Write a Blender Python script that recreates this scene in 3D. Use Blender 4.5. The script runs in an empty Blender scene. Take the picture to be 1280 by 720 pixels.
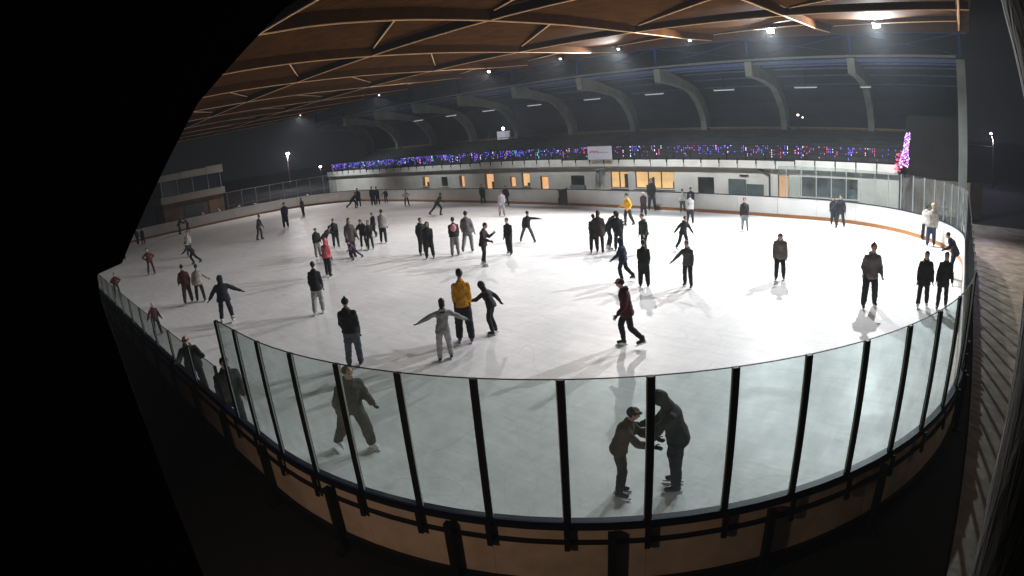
import bpy, bmesh, math, random
import numpy as np
from mathutils import Vector, Matrix
random.seed(7)
SC = bpy.context.scene
COL = SC.collection
# ------------------------------------------------------------------ camera
CAM = Vector((-0.3733, -2.7572, 5.3073))
YAW, PITCH, ROLL, FPX = -0.769388, -0.259342, -0.083239, 738.76
fw = Vector((math.sin(YAW)*math.cos(PITCH), math.cos(YAW)*math.cos(PITCH), math.sin(PITCH)))
rt = fw.cross(Vector((0, 0, 1))).normalized(); up = rt.cross(fw)
rt, up = rt*math.cos(ROLL)+up*math.sin(ROLL), -rt*math.sin(ROLL)+up*math.cos(ROLL)
cd = bpy.data.cameras.new('camera'); cam = bpy.data.objects.new('camera', cd); COL.objects.link(cam)
M3 = Matrix((rt, up, -fw)).transposed()
cam.matrix_world = Matrix.Translation(CAM) @ M3.to_4x4()
cd.type = 'PANO'; cd.sensor_width = 36.0; cd.sensor_height = 20.25; cd.sensor_fit = 'HORIZONTAL'
cd.clip_end = 600; cd.clip_start = 0.05
def setpano(o):
    o.panorama_type = 'FISHEYE_LENS_POLYNOMIAL'
    o.fisheye_fov = math.radians(160)
    o.fisheye_polynomial_k0 = 0; o.fisheye_polynomial_k1 = -(1280/36.0)/FPX
    o.fisheye_polynomial_k2 = 0; o.fisheye_polynomial_k3 = 0; o.fisheye_polynomial_k4 = 0
try: setpano(cd.cycles)
except Exception: setpano(cd)
SC.camera = cam
# ------------------------------------------------------------------ night sky and exposure
w = bpy.data.worlds.new('World'); SC.world = w; w.use_nodes = True
nt = w.node_tree; bg = nt.nodes['Background']
sky = nt.nodes.new('ShaderNodeTexSky'); sky.sky_type = 'NISHITA'; sky.sun_disc = False
sky.sun_elevation = math.radians(-6.0); sky.sun_rotation = math.radians(200)
mixn = nt.nodes.new('ShaderNodeMixRGB'); mixn.blend_type = 'ADD'; mixn.inputs[0].default_value = 1.0
mixn.inputs[2].default_value = (0.075, 0.075, 0.082, 1)          # faint town glow on the winter clouds
nt.links.new(sky.outputs[0], mixn.inputs[1]); nt.links.new(mixn.outputs[0], bg.inputs['Color'])
bg.inputs['Strength'].default_value = 0.06
SC.view_settings.view_transform = 'Standard'; SC.view_settings.look = 'None'
SC.view_settings.exposure = 0.22; SC.view_settings.gamma = 1.0
SC.render.resolution_x = 1024; SC.render.resolution_y = 576

try:
    c_ = SC.cycles; c_.max_bounces = 6; c_.diffuse_bounces = 3; c_.glossy_bounces = 3; c_.volume_bounces = 0; c_.transparent_max_bounces = 16
except Exception: pass
# rink lamps: (x, y, z, strength)
LAMPS = [(-4.15, 26.4, 10.02, 2.0), (-9.6, 26.5, 10.02, 1.75), (-14.6, 27.4, 10.02, .30), (-19.3, 27.4, 10.02, 1.25),
         (-24.0, 27.8, 10.02, .45), (-30.6, 27.9, 10.02, .45), (-44.5, 27.9, 10.02, .30), (-60.2, 27.9, 10.02, .9)]
LAMP_W = 4000.0
# ------------------------------------------------------------------ materials
def srgb(h):
    h = h.lstrip('#'); v = [int(h[i:i+2], 16)/255 for i in (0, 2, 4)]
    return tuple((c/12.92 if c <= .04045 else ((c+.055)/1.055)**2.4) for c in v)
MATS = {}
def mat(name, col, rough=.7, var=.15, scale=6.0, bump=.0, bscale=30.0, metal=0.0, spec=.4, emis=None, estr=0.0):
    if name in MATS: return MATS[name]
    m = bpy.data.materials.new(name); m.use_nodes = True; MATS[name] = m
    n = m.node_tree; b = n.nodes['Principled BSDF']
    if isinstance(col, str): col = srgb(col)
    b.inputs['Roughness'].default_value = rough; b.inputs['Metallic'].default_value = metal
    b.inputs['Specular IOR Level'].default_value = spec
    b.inputs['Base Color'].default_value = (*col, 1)
    if emis:
        b.inputs['Emission Color'].default_value = (*emis, 1); b.inputs['Emission Strength'].default_value = estr
    if var or bump:
        tc = n.nodes.new('ShaderNodeTexCoord')
    if var:
        t = n.nodes.new('ShaderNodeTexNoise'); t.inputs['Scale'].default_value = scale; t.inputs['Detail'].default_value = 6
        n.links.new(tc.outputs['Object'], t.inputs['Vector'])
        r = n.nodes.new('ShaderNodeValToRGB')
        r.color_ramp.elements[0].position = .3; r.color_ramp.elements[1].position = .7
        r.color_ramp.elements[0].color = (*[c*(1-var) for c in col], 1)
        r.color_ramp.elements[1].color = (*[min(1, c*(1+var)) for c in col], 1)
        n.links.new(t.outputs[0], r.inputs[0]); n.links.new(r.outputs[0], b.inputs['Base Color'])
    if bump:
        t2 = n.nodes.new('ShaderNodeTexNoise'); t2.inputs['Scale'].default_value = bscale; t2.inputs['Detail'].default_value = 5
        n.links.new(tc.outputs['Object'], t2.inputs['Vector'])
        bp = n.nodes.new('ShaderNodeBump'); bp.inputs['Strength'].default_value = bump; bp.inputs['Distance'].default_value = .02
        n.links.new(t2.outputs[0], bp.inputs['Height']); n.links.new(bp.outputs[0], b.inputs['Normal'])
    return m
def emit(name, col, s):
    return mat(name, (.02, .02, .02), var=0, emis=col, estr=s)

def ice_material():
    m = bpy.data.materials.new('skated_ice'); m.use_nodes = True; n = m.node_tree; N = n.nodes; Lk = n.links
    b = N['Principled BSDF']; tc = N.new('ShaderNodeTexCoord')
    def noise(scale, detail=6, sx=1, sy=1, rot=0, dist=0):
        mp = N.new('ShaderNodeMapping'); mp.inputs['Scale'].default_value = (sx, sy, 1); mp.inputs['Rotation'].default_value = (0, 0, rot)
        t = N.new('ShaderNodeTexNoise'); t.inputs['Scale'].default_value = scale; t.inputs['Detail'].default_value = detail
        t.inputs['Distortion'].default_value = dist
        Lk.new(tc.outputs['Object'], mp.inputs[0]); Lk.new(mp.outputs[0], t.inputs['Vector']); return t.outputs[0]
    def ramp(src, a, bb, c0, c1):
        r = N.new('ShaderNodeValToRGB'); r.color_ramp.elements[0].position = a; r.color_ramp.elements[1].position = bb
        r.color_ramp.elements[0].color = (*c0, 1); r.color_ramp.elements[1].color = (*c1, 1); Lk.new(src, r.inputs[0]); return r.outputs[0]
    def mul(a, c):
        x = N.new('ShaderNodeMixRGB'); x.blend_type = 'MULTIPLY'; x.inputs[0].default_value = 1; Lk.new(a, x.inputs[1]); Lk.new(c, x.inputs[2]); return x.outputs[0]
    big = ramp(noise(.22, 7, dist=.8), .32, .68, (.73, .73, .73), (.88, .868, .86))
    streak = ramp(noise(2.2, 8, .35, 2.2, .5, 1.2), .36, .6, (.90, .91, .92), (1, 1, 1))
    streak2 = ramp(noise(3.0, 8, 2.0, .4, -.35, 1.0), .33, .55, (.93, .935, .94), (1, 1, 1))
    def cuts(scale, rot, lev, w, dark):                     # curved blade cuts along the contour lines of a smooth noise
        nn = noise(scale, 1.5, .6, 1.3, rot, 1.0)
        m1 = N.new('ShaderNodeMath'); m1.operation = 'MULTIPLY'; m1.inputs[1].default_value = lev; Lk.new(nn, m1.inputs[0])
        m2 = N.new('ShaderNodeMath'); m2.operation = 'FRACT'; Lk.new(m1.outputs[0], m2.inputs[0])
        return ramp(m2.outputs[0], 0, w, (dark, dark, dark*1.01), (1, 1, 1))
    col = mul(mul(big, streak), streak2)
    for a in ((.16, .3, 26, .045, .86), (.23, 1.5, 22, .04, .88), (.35, 2.4, 16, .035, .90)): col = mul(col, cuts(*a))
    Lk.new(col, b.inputs['Base Color'])
    # skate cuts: thin curved scratches
    wv = N.new('ShaderNodeTexNoise'); wv.inputs['Scale'].default_value = 1.3; wv.inputs['Detail'].default_value = 12; wv.inputs['Distortion'].default_value = 3.0
    mp = N.new('ShaderNodeMapping'); mp.inputs['Scale'].default_value = (.8, 4.5, 1); mp.inputs['Rotation'].default_value = (0, 0, .25)
    Lk.new(tc.outputs['Object'], mp.inputs[0]); Lk.new(mp.outputs[0], wv.inputs['Vector'])
    bp = N.new('ShaderNodeBump'); bp.inputs['Strength'].default_value = .2; bp.inputs['Distance'].default_value = .02
    Lk.new(wv.outputs[0], bp.inputs['Height']); Lk.new(bp.outputs[0], b.inputs['Normal'])
    rr = N.new('ShaderNodeMapRange'); rr.inputs[3].default_value = .30; rr.inputs[4].default_value = .58
    Lk.new(noise(.8, 8, dist=1.5), rr.inputs[0]); Lk.new(rr.outputs[0], b.inputs['Roughness'])
    b.inputs["Specular IOR Level"].default_value = .18
    return m
def glass_material(name, tint, haze):
    m = bpy.data.materials.new(name); m.use_nodes = True; n = m.node_tree; N = n.nodes; Lk = n.links
    for x in list(N):
        if x.type != 'OUTPUT_MATERIAL': N.remove(x)
    out = N['Material Output']
    tr = N.new('ShaderNodeBsdfTransparent'); tr.inputs[0].default_value = (*tint, 1)
    df = N.new('ShaderNodeBsdfDiffuse'); df.inputs[0].default_value = (.55, .6, .6, 1)
    gl = N.new('ShaderNodeBsdfGlossy'); gl.inputs[0].default_value = (1, 1, 1, 1); gl.inputs['Roughness'].default_value = .08
    m1 = N.new('ShaderNodeMixShader'); m2 = N.new('ShaderNodeMixShader')
    tc = N.new('ShaderNodeTexCoord'); t = N.new('ShaderNodeTexNoise'); t.inputs['Scale'].default_value = 2.2; t.inputs['Detail'].default_value = 8
    Lk.new(tc.outputs['Object'], t.inputs['Vector'])
    mr = N.new('ShaderNodeMapRange'); mr.inputs[1].default_value = .35; mr.inputs[2].default_value = .75
    mr.inputs[3].default_value = haze*.35; mr.inputs[4].default_value = haze*2.2
    Lk.new(t.outputs[0], mr.inputs[0]); Lk.new(mr.outputs[0], m1.inputs[0])
    Lk.new(tr.outputs[0], m1.inputs[1]); Lk.new(df.outputs[0], m1.inputs[2])
    fr = N.new('ShaderNodeLayerWeight'); pw = N.new('ShaderNodeMath'); pw.operation = 'POWER'; pw.inputs[1].default_value = 5.0
    ma = N.new('ShaderNodeMath'); ma.operation = 'MULTIPLY_ADD'; ma.inputs[1].default_value = .45; ma.inputs[2].default_value = .018
    Lk.new(fr.outputs['Facing'], pw.inputs[0]); Lk.new(pw.outputs[0], ma.inputs[0]); Lk.new(ma.outputs[0], m2.inputs[0])
    Lk.new(m1.outputs[0], m2.inputs[1]); Lk.new(gl.outputs[0], m2.inputs[2]); Lk.new(m2.outputs[0], out.inputs[0])
    return m

# ------------------------------------------------------------------ mesh helpers
def tag(o, label=None, cat=None, group=None, kind=None):
    if label: o['label'] = label
    if cat: o['category'] = cat
    if group: o['group'] = group
    if kind: o['kind'] = kind
    return o
def link(name, me, mats=(), parent=None):
    o = bpy.data.objects.new(name, me); COL.objects.link(o)
    for m in (mats if isinstance(mats, (list, tuple)) else [mats]): me.materials.append(m)
    if parent is not None: o.parent = parent
    return o
def empty(name, loc=(0, 0, 0), rz=0, label=None, cat=None, group=None):
    o = bpy.data.objects.new(name, None); COL.objects.link(o); o.location = loc; o.rotation_euler = (0, 0, rz)
    o.empty_display_size = .1
    return tag(o, label, cat, group)
class MB:
    def __init__(s): s.v = []; s.f = []; s.m = []
    def add(s, v, f, mi=0):
        k = len(s.v); s.v += [tuple(p) for p in v]; s.f += [tuple(i+k for i in q) for q in f]; s.m += [mi]*len(f); return s
    def box(s, x0, x1, y0, y1, z0, z1, mi=0):
        return s.add([(x0,y0,z0),(x1,y0,z0),(x1,y1,z0),(x0,y1,z0),(x0,y0,z1),(x1,y0,z1),(x1,y1,z1),(x0,y1,z1)],
                     [(0,3,2,1),(4,5,6,7),(0,1,5,4),(1,2,6,5),(2,3,7,6),(3,0,4,7)], mi)
    def obox(s, c, ax, ay, az, hx, hy, hz, mi=0):          # oriented box
        c, ax, ay, az = Vector(c), Vector(ax), Vector(ay), Vector(az); v = []
        for k in (-1, 1):
            for i, j in ((-1,-1),(1,-1),(1,1),(-1,1)): v.append(c+ax*hx*i+ay*hy*j+az*hz*k)
        return s.add(v, [(0,3,2,1),(4,5,6,7),(0,1,5,4),(1,2,6,5),(2,3,7,6),(3,0,4,7)], mi)
    def bar(s, a, b, w, h, mi=0):                            # box bar between two points, h roughly vertical
        a, b = Vector(a), Vector(b); d = b-a; L = d.length; d.normalize()
        ref = Vector((0, 0, 1)) if abs(d.z) < .95 else Vector((0, 1, 0))
        sx = d.cross(ref).normalized(); sz = sx.cross(d)
        return s.obox((a+b)/2, d, sx, sz, L/2, w/2, h/2, mi)
    def tube(s, pts, r, n=8, mi=0):
        pts = [Vector(p) for p in pts]; rs = r if isinstance(r, (list, tuple)) else [r]*len(pts); k = []
        V = []; F = []
        for i, p in enumerate(pts):
            d = (pts[min(i+1, len(pts)-1)]-pts[max(i-1, 0)]).normalized()
            ref = Vector((0, 0, 1)) if abs(d.z) < .9 else Vector((0, 1, 0))
            a = d.cross(ref).normalized(); b = d.cross(a)
            for j in range(n): t = 2*math.pi*j/n; V.append(p+a*rs[i]*math.cos(t)+b*rs[i]*math.sin(t))
        for i in range(len(pts)-1):
            for j in range(n): F.append((i*n+j, i*n+(j+1) % n, (i+1)*n+(j+1) % n, (i+1)*n+j))
        F.append(tuple(range(n))[::-1]); F.append(tuple((len(pts)-1)*n+j for j in range(n)))
        return s.add(V, F, mi)
    def ell(s, c, rx, ry, rz, n=12, m=8, mi=0, rot=None):
        V = []; F = []; c = Vector(c)
        for i in range(m+1):
            th = math.pi*i/m
            for j in range(n):
                ph = 2*math.pi*j/n; p = Vector((rx*math.sin(th)*math.cos(ph), ry*math.sin(th)*math.sin(ph), rz*math.cos(th)))
                if rot is not None: p = rot @ p
                V.append(c+p)
        for i in range(m):
            for j in range(n): F.append((i*n+j, (i+1)*n+j, (i+1)*n+(j+1) % n, i*n+(j+1) % n))
        return s.add(V, F, mi)
    def mesh(s, name='mesh', smooth=False, weld=False):
        me = bpy.data.meshes.new(name); me.from_pydata(s.v, [], s.f); me.update()
        bm = bmesh.new(); bm.from_mesh(me)
        if weld: bmesh.ops.remove_doubles(bm, verts=bm.verts, dist=1e-5)
        bmesh.ops.recalc_face_normals(bm, faces=bm.faces)
        bm.to_mesh(me); bm.free()
        if not weld and s.m:
            me.polygons.foreach_set('material_index', s.m)
        if smooth: me.polygons.foreach_set('use_smooth', [True]*len(me.polygons))
        return me
    def build(s, name, mats, parent=None, smooth=False):
        return link(name, s.mesh(name, smooth), mats, parent)

# ------------------------------------------------------------------ rink outline: t = 0 where the near right curve begins
A_, B_, R_ = 60.0, 30.0, 8.444
Q4 = math.pi*R_/2; LX = A_-2*R_; LY = B_-2*R_; PER = 2*LX+2*LY+4*Q4
def rim(t, off=0.0):
    t = t % PER
    if t < Q4: a = t/R_; p = (-R_+R_*math.sin(a), R_-R_*math.cos(a)); n = (math.sin(a), -math.cos(a))
    elif t < Q4+LY: p = (0, R_+t-Q4); n = (1, 0)
    elif t < 2*Q4+LY: a = (t-Q4-LY)/R_; p = (-R_+R_*math.cos(a), B_-R_+R_*math.sin(a)); n = (math.cos(a), math.sin(a))
    elif t < 2*Q4+LY+LX: p = (-R_-(t-2*Q4-LY), B_); n = (0, 1)
    elif t < 3*Q4+LY+LX: a = (t-2*Q4-LY-LX)/R_; p = (-A_+R_-R_*math.sin(a), B_-R_+R_*math.cos(a)); n = (-math.sin(a), math.cos(a))
    elif t < 3*Q4+2*LY+LX: p = (-A_, B_-R_-(t-3*Q4-LY-LX)); n = (-1, 0)
    elif t < 4*Q4+2*LY+LX: a = (t-3*Q4-2*LY-LX)/R_; p = (-A_+R_-R_*math.cos(a), R_-R_*math.sin(a)); n = (-math.cos(a), -math.sin(a))
    else: p = (-A_+R_+(t-4*Q4-2*LY-LX), 0); n = (0, -1)
    return Vector((p[0]+n[0]*off, p[1]+n[1]*off, 0)), Vector((*n, 0))
def sweep(mb, t0, t1, o0, o1, z0, z1, mi=0, step=.45):
    n = max(1, int(math.ceil((t1-t0)/step))); V = []; F = []
    for i in range(n+1):
        t = t0+(t1-t0)*i/n; a, _ = rim(t, o0); b, _ = rim(t, o1)
        V += [(a.x, a.y, z0), (b.x, b.y, z0), (b.x, b.y, z1), (a.x, a.y, z1)]
    for i in range(n):
        k = i*4
        for j in range(4): F.append((k+j, k+(j+1) % 4, k+4+(j+1) % 4, k+4+j))
    F += [(0, 3, 2, 1), (n*4, n*4+1, n*4+2, n*4+3)]
    return mb.add(V, F, mi)
def rimbox(mb, t, o0, o1, hw, z0, z1, mi=0):
    c, n = rim(t, (o0+o1)/2); tg = Vector((-n.y, n.x, 0))
    return mb.obox((c.x, c.y, (z0+z1)/2), tg, n, (0, 0, 1), hw, abs(o1-o0)/2, (z1-z0)/2, mi)

# ------------------------------------------------------------------ shared materials
M_hdpe = mat('white_board', (.70, .68, .64), .45, .06, 1.2)
M_out = mat('beige_plywood', (.50, .36, .26), .6, .16, 3.0)
M_kick = mat('ochre_kick_strip', (.36, .145, .035), .5, .2, 5)
M_cap = mat('blue_cap_rail', (.005, .007, .030), .45, .1, spec=.2)
M_steel = mat('black_steel', (.010, .010, .011), .55, .1, spec=.2)
M_gsteel = mat('grey_steel', (.32, .33, .33), .45, .1, metal=.3)
M_edge = mat('polished_glass_edge', (.55, .62, .60), .3, 0)
M_glass = glass_material('shield_glass', (.86, .92, .915), .065)
M_glass2 = glass_material('scuffed_shield_glass', (.82, .85, .84), .035)
M_wood = mat('brown_deck_boards', (.070, .027, .006), .85, .30, 1.6, .3, 8, spec=.02)
M_beam = mat('glulam', (.062, .024, .006), .85, .2, 2.0, spec=.02)
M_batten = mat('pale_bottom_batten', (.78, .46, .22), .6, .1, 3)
M_conc = mat('grey_concrete', (.25, .26, .22), .85, .15, 1.2, .2, 12)
M_canopy = mat('dark_canopy_sheet', (.032, .040, .052), .6, .2, .8)
M_blue = mat('blue_steel', (.03, .07, .22), .4, .15)
M_dark = mat('dark_terrace', (.035, .033, .03), .9, .3, 1.0)
M_wall = mat('off_white_render', (.72, .66, .56), .85, .14, .7, .15, 10)
M_black = mat('matt_black', (.012, .011, .011), 1.0, 0, spec=0)

# ------------------------------------------------------------------ setting
g = MB(); g.box(-260, 200, -160, 300, -.30, -.045)
tag(g.build('ground', mat('night_asphalt', (.012, .010, .009), .9, .4, .35, .3, 6)), kind='structure')
ts = [PER*i/420 for i in range(420)]
me = bpy.data.meshes.new('ice'); V = [tuple(rim(t, -.004)[0][:2])+(0.0,) for t in ts]; me.from_pydata(V+[(v[0], v[1], -.04) for v in V], [],
    [tuple(range(420))]+[(i, i+420, (i+1) % 420+420, (i+1) % 420) for i in range(420)]); me.update()
tag(link('ice', me, ice_material()), kind='structure')
def walkway_mat():
    m = mat('walkway_planks', (.20, .155, .118), .45, .4, 1.7)
    n = m.node_tree; b = n.nodes['Principled BSDF']; tc = n.nodes.new('ShaderNodeTexCoord')
    mp = n.nodes.new('ShaderNodeMapping'); mp.inputs['Rotation'].default_value = (0, 0, .62)
    wv = n.nodes.new('ShaderNodeTexWave'); wv.bands_direction = 'Y'; wv.inputs['Scale'].default_value = 1.1; wv.inputs['Distortion'].default_value = 4.5
    wv.inputs['Detail'].default_value = 4; wv.inputs['Detail Scale'].default_value = 2.0
    bp = n.nodes.new('ShaderNodeBump'); bp.inputs['Strength'].default_value = .22; bp.inputs['Distance'].default_value = .03
    n.links.new(tc.outputs['Object'], mp.inputs[0]); n.links.new(mp.outputs[0], wv.inputs['Vector'])
    n.links.new(wv.outputs[0], bp.inputs['Height']); n.links.new(bp.outputs[0], b.inputs['Normal'])
    return m
g = MB(); g.box(.42, 4.2, -8, 29, -.04, .0)
tag(g.build('walkway', walkway_mat()), kind='structure')
g = MB(); g.box(.55, 9, 29.02, 33.8, -.04, .004)
tag(g.build('snowy_path', mat('trampled_snow', (.34, .29, .25), .9, .25, 1.3, .5, 5)), kind='structure')
# packed snow bank beyond the far left boards
me = bpy.data.meshes.new('snow_bank'); V = []; F = []; nx, ny = 60, 9
for i in range(nx):
    for j in range(ny):
        t = 88.5+(107-88.5)*i/(nx-1); o = .35+2.6*j/(ny-1); p, _ = rim(t, o)
        e = math.sin(math.pi*j/(ny-1))*min(1, i/5, (nx-1-i)/5); z = -.04+e*(.95+.25*math.sin(i*.9)+.2*math.sin(i*2.3+j))*(.8+.3*random.random())
        V.append((p.x, p.y, z))
for i in range(nx-1):
    for j in range(ny-1): k = i*ny+j; F.append((k, k+1, k+ny+1, k+ny))
me.from_pydata(V, [], F); me.update()
o = link('snow_bank', me, mat('snow', (.75, .74, .74), .8, .1, 2, .4, 4)); tag(o, kind='stuff')

# ------------------------------------------------------------------ rink boards
def fence(name, t0, t1, label, seg, sp, gh, glass, post, pw, near=False, rail=False, group='rink board sections'):
    c, _ = rim((t0+t1)/2); r = empty(name, (c.x, c.y, 0), 0, label, 'rink boards', group); iv = Matrix.Translation((-c.x, -c.y, 0))
    def put(mb, nm, m, par=None):
        me = mb.mesh(nm); me.transform(iv); return link(nm, me, m, par or r)
    k = max(1, round((t1-t0)/seg)); d = (t1-t0)/k
    for i in range(k):
        put(sweep(MB(), t0+d*i+.007, t0+d*(i+1)-.007, .0, .035, .0, 1.13), 'board_panel', M_hdpe)
        if near: put(sweep(MB(), t0+d*i+.0015, t0+d*(i+1)-.0015, .038, .055, .27, 1.125), 'outer_panel', M_out)
    put(sweep(MB(), t0, t1, -.014, -.002, .0, .19), 'kick_strip', M_kick)
    put(sweep(MB(), t0, t1, -.018, .085, 1.132, 1.172), 'cap_rail', M_cap)
    fr = MB(); sweep(fr, t0+.001, t1-.001, .0352, .0376, .0, 1.128)  # unseen backing strip added so no light leaks through the seams
    if near:
        sweep(fr, t0, t1, .058, .11, .865, .905); sweep(fr, t0, t1, .058, .12, .20, .268); sweep(fr, t0, t1, .040, .05, -.044, .262)
    sweep(fr, t0, t1, .058, .10, 1.07, 1.13)
    put(fr, 'frame_rail', M_steel)
    if near:
        tb = -2.09-1.87*30
        while tb < t1-.2:
            if tb > t0+.2:
                b = MB(); rimbox(b, tb, .112, .20, .045, -.04, 1.07); rimbox(b, tb, .10, .30, .07, -.044, -.02); put(b, 'support_post', M_steel)
            tb += 1.87
    if gh > 0:
        n = max(1, int(round((t1-t0)/sp)))
        for i in range(n+1):
            t = t0+sp*i
            if t > t1+.02: break
            b = MB(); rimbox(b, t, .018, .072, pw, 1.173 if not near else .905, 1.172+gh)
            if near: b = MB(); rimbox(b, t, .112, .15, pw*.9, .80, 1.13); rimbox(b, t, .02, .075, pw, 1.173, 1.172+gh)
            put(b, 'stanchion', post)
            if i < n:
                ga = MB(); sweep(ga, t+pw+.012, min(t1, t+sp)-pw-.012, .04, .052, 1.174, 1.172+gh-.004, step=.3)
                gp = put(ga, 'glass_pane', glass)
                ea = MB()
                for tt, s in ((t+pw+.006, 1), (t+sp-pw-.006, -1)): rimbox(ea, tt, .038, .054, .005, 1.174, 1.172+gh)
                if near: sweep(ea, t+pw, min(t1, t+sp)-pw, .038, .054, 1.172+gh-.003, 1.172+gh+.006, mi=1)
                put(ea, 'pane_edge', [M_edge, M_steel], gp)
    if rail:
        b = MB(); sweep(b, t0, t1, .20, .24, 1.02, 1.06); put(b, 'back_rail', M_gsteel)
    return r
T0 = -1.3335; SP = .8901
fence('dasher_boards', -LX-.0+.1, T0-.005, 'near side boards with low glass running left under the black panel', 2.4, 1.7802, .767, M_glass2, M_steel, .022, near=True)
fence('dasher_boards', T0, T0+SP*14, 'near curved boards with tall glass on thick black posts and beige outer panels', 1.87, SP, 1.752, M_glass, M_steel, .036, near=True)
fence('dasher_boards', T0+SP*14+.006, T0+SP*30, 'right side boards with tall glass seen almost end on', 1.87, SP, 1.752, M_glass, M_steel, .022, near=True)
fence('dasher_boards', T0+SP*30+.006, T0+SP*48.6, 'far right curved boards with tall glass on thin pale posts', 2.4, SP, 1.752, M_glass2, M_gsteel, .016)
tg0 = 2*Q4+LY+(25.96-R_); tg1 = 2*Q4+LY+(26.84-R_)
fence('dasher_boards', T0+SP*48.6+.006, tg0, 'low white far side boards right of the gate gap without glass', 2.4, 1, 0, None, None, 0)
fence('dasher_boards', tg1, 3*Q4+LY+LX+.5, 'low white far side boards left of the gate gap without glass', 2.4, 1, 0, None, None, 0)
fence('dasher_boards', 3*Q4+LY+LX+.54, PER-LX, 'left end boards with orange kick strip in front of the snow bank and hut', 2.4, 1, 0, None, None, 0)
# gate standing open behind the gap
b = empty('rink_gate', (-26.4, 30.6, 0), 0, 'dark open gate behind the gap in the far boards', 'gate')
MB().box(-.40, -.36, -.45, .45, .1, 1.1).build('gate_panel', mat('brown_gate', (.06, .035, .025), .7), b)
MB().box(-.42, -.34, -.49, -.455, 0, 1.15).build('gate_post', M_steel, b); MB().box(-.42, -.34, .455, .49, 0, 1.15).build('gate_post', M_steel, b)

# ------------------------------------------------------------------ hall roof
prof = [(-7, 7.35), (-3, 7.75), (0, 8.1), (3, 8.38), (4.8, 8.64), (7.5, 8.86), (10.5, 9.03), (15, 9.26), (20, 9.46), (25, 9.72), (28.3, 10.0)]
def pz(y):
    for (a, za), (b2, zb) in zip(prof, prof[1:]):
        if y <= b2: return za+(zb-za)*(y-a)/(b2-a)
    return prof[-1][1]
FX = [-.15-6.76*k for k in range(0, 11)]
roof = empty('hall_roof', (0, 0, 0), 0, 'brown timber hall roof with pale edged beams over the rink', 'roof')
ysm = [-7+35.3*i/40 for i in range(41)]
mb = MB(); V = []; F = []
x0, x1 = -67.95, .35
for y in ysm: V += [(x0, y, pz(y)+.38), (x1, y, pz(y)+.38), (x1, y, pz(y)+.50), (x0, y, pz(y)+.50)]
for i in range(40):
    k = i*4
    for j in range(4): F.append((k+j, k+(j+1) % 4, k+4+(j+1) % 4, k+4+j))
F += [(0, 3, 2, 1), (160, 161, 162, 163)]
mb.add(V, F)
dm = M_wood; n = dm.node_tree; tcx = n.nodes.new('ShaderNodeTexCoord'); wv = n.nodes.new('ShaderNodeTexWave'); wv.bands_direction = 'Y'; wv.inputs['Scale'].default_value = 1.1
wv.inputs['Distortion'].default_value = .15; bp = n.nodes.new('ShaderNodeBump'); bp.inputs['Strength'].default_value = .25
n.links.new(tcx.outputs['Object'], wv.inputs['Vector']); n.links.new(wv.outputs[0], bp.inputs['Height']); n.links.new(bp.outputs[0], n.nodes['Principled BSDF'].inputs['Normal'])
rp = n.nodes.new('ShaderNodeValToRGB'); rp.color_ramp.elements[0].color = (.62, .62, .62, 1); rp.color_ramp.elements[1].position = .25
mx = n.nodes.new('ShaderNodeMixRGB'); mx.blend_type = 'MULTIPLY'; mx.inputs[0].default_value = 1
lk = n.nodes['Principled BSDF'].inputs['Base Color'].links[0].from_socket; n.links.new(wv.outputs[0], rp.inputs[0]); n.links.new(lk, mx.inputs[1]); n.links.new(rp.outputs[0], mx.inputs[2])
n.links.new(mx.outputs[0], n.nodes['Principled BSDF'].inputs['Base Color'])
mb.build('deck', dm, roof)
for x in FX:
    m1 = MB()
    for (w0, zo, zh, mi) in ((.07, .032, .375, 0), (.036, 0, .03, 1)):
        V = []; F = []
        for y in ysm: V += [(x-w0, y, pz(y)+zo), (x+w0, y, pz(y)+zo), (x+w0, y, pz(y)+zh), (x-w0, y, pz(y)+zh)]
        for i in range(40):
            k = i*4
            for j in range(4): F.append((k+j, k+(j+1) % 4, k+4+(j+1) % 4, k+4+j))
        F += [(0, 3, 2, 1), (160, 161, 162, 163)]
        m1.add(V, F, mi)
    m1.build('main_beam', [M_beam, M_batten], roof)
BY = [-5.2, 3.1, 11.0, 19.9]
M_xb = mat('shaded_purlin', (.030, .014, .006), .85, .2, spec=.05)  # brown darkened to carry the shade on the unlit beam sides
for y in BY:
    m1 = MB(); z = pz(y)
    for a, b2 in zip([x0+.02]+FX[::-1], FX[::-1]+[x1-.02]):
        if b2-a < .3: continue
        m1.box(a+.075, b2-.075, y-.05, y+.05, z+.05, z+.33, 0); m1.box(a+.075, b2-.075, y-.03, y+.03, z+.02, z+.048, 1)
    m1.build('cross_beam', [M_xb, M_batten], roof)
for k in range(len(FX)-1):
    for ya, yb in ((-1.0, 3.1), (7.3, 11.0), (14.2, 19.9), (23.6, 28.1)):
        m1 = MB(); a = Vector((FX[k]-.09, ya, pz(ya)+.04)); b2 = Vector((FX[k+1]+.30, yb-.10, pz(yb)+.29))
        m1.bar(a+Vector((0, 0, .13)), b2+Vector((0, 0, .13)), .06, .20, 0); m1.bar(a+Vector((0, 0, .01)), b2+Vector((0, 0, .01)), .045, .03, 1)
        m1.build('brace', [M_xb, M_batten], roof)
MB().box(x0-.05, x1+.05, 28.302, 28.40, 9.93, 10.52).build('edge_board', mat('edge_timber', (.07, .025, .008), .7), roof)
m1 = MB(); V = []
for y in ysm: V += [(x0-.1, y, pz(y)+.02), (x0-.003, y, pz(y)+.02), (x0-.003, y, pz(y)+.52), (x0-.1, y, pz(y)+.52)]
F = []
for i in range(40):
    for j in range(4): F.append((i*4+j, i*4+(j+1) % 4, i*4+4+(j+1) % 4, i*4+4+j))
F += [(0, 3, 2, 1), (160, 161, 162, 163)]
m1.add(V, F); m1.build('gable_board', M_wood, roof)
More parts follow.
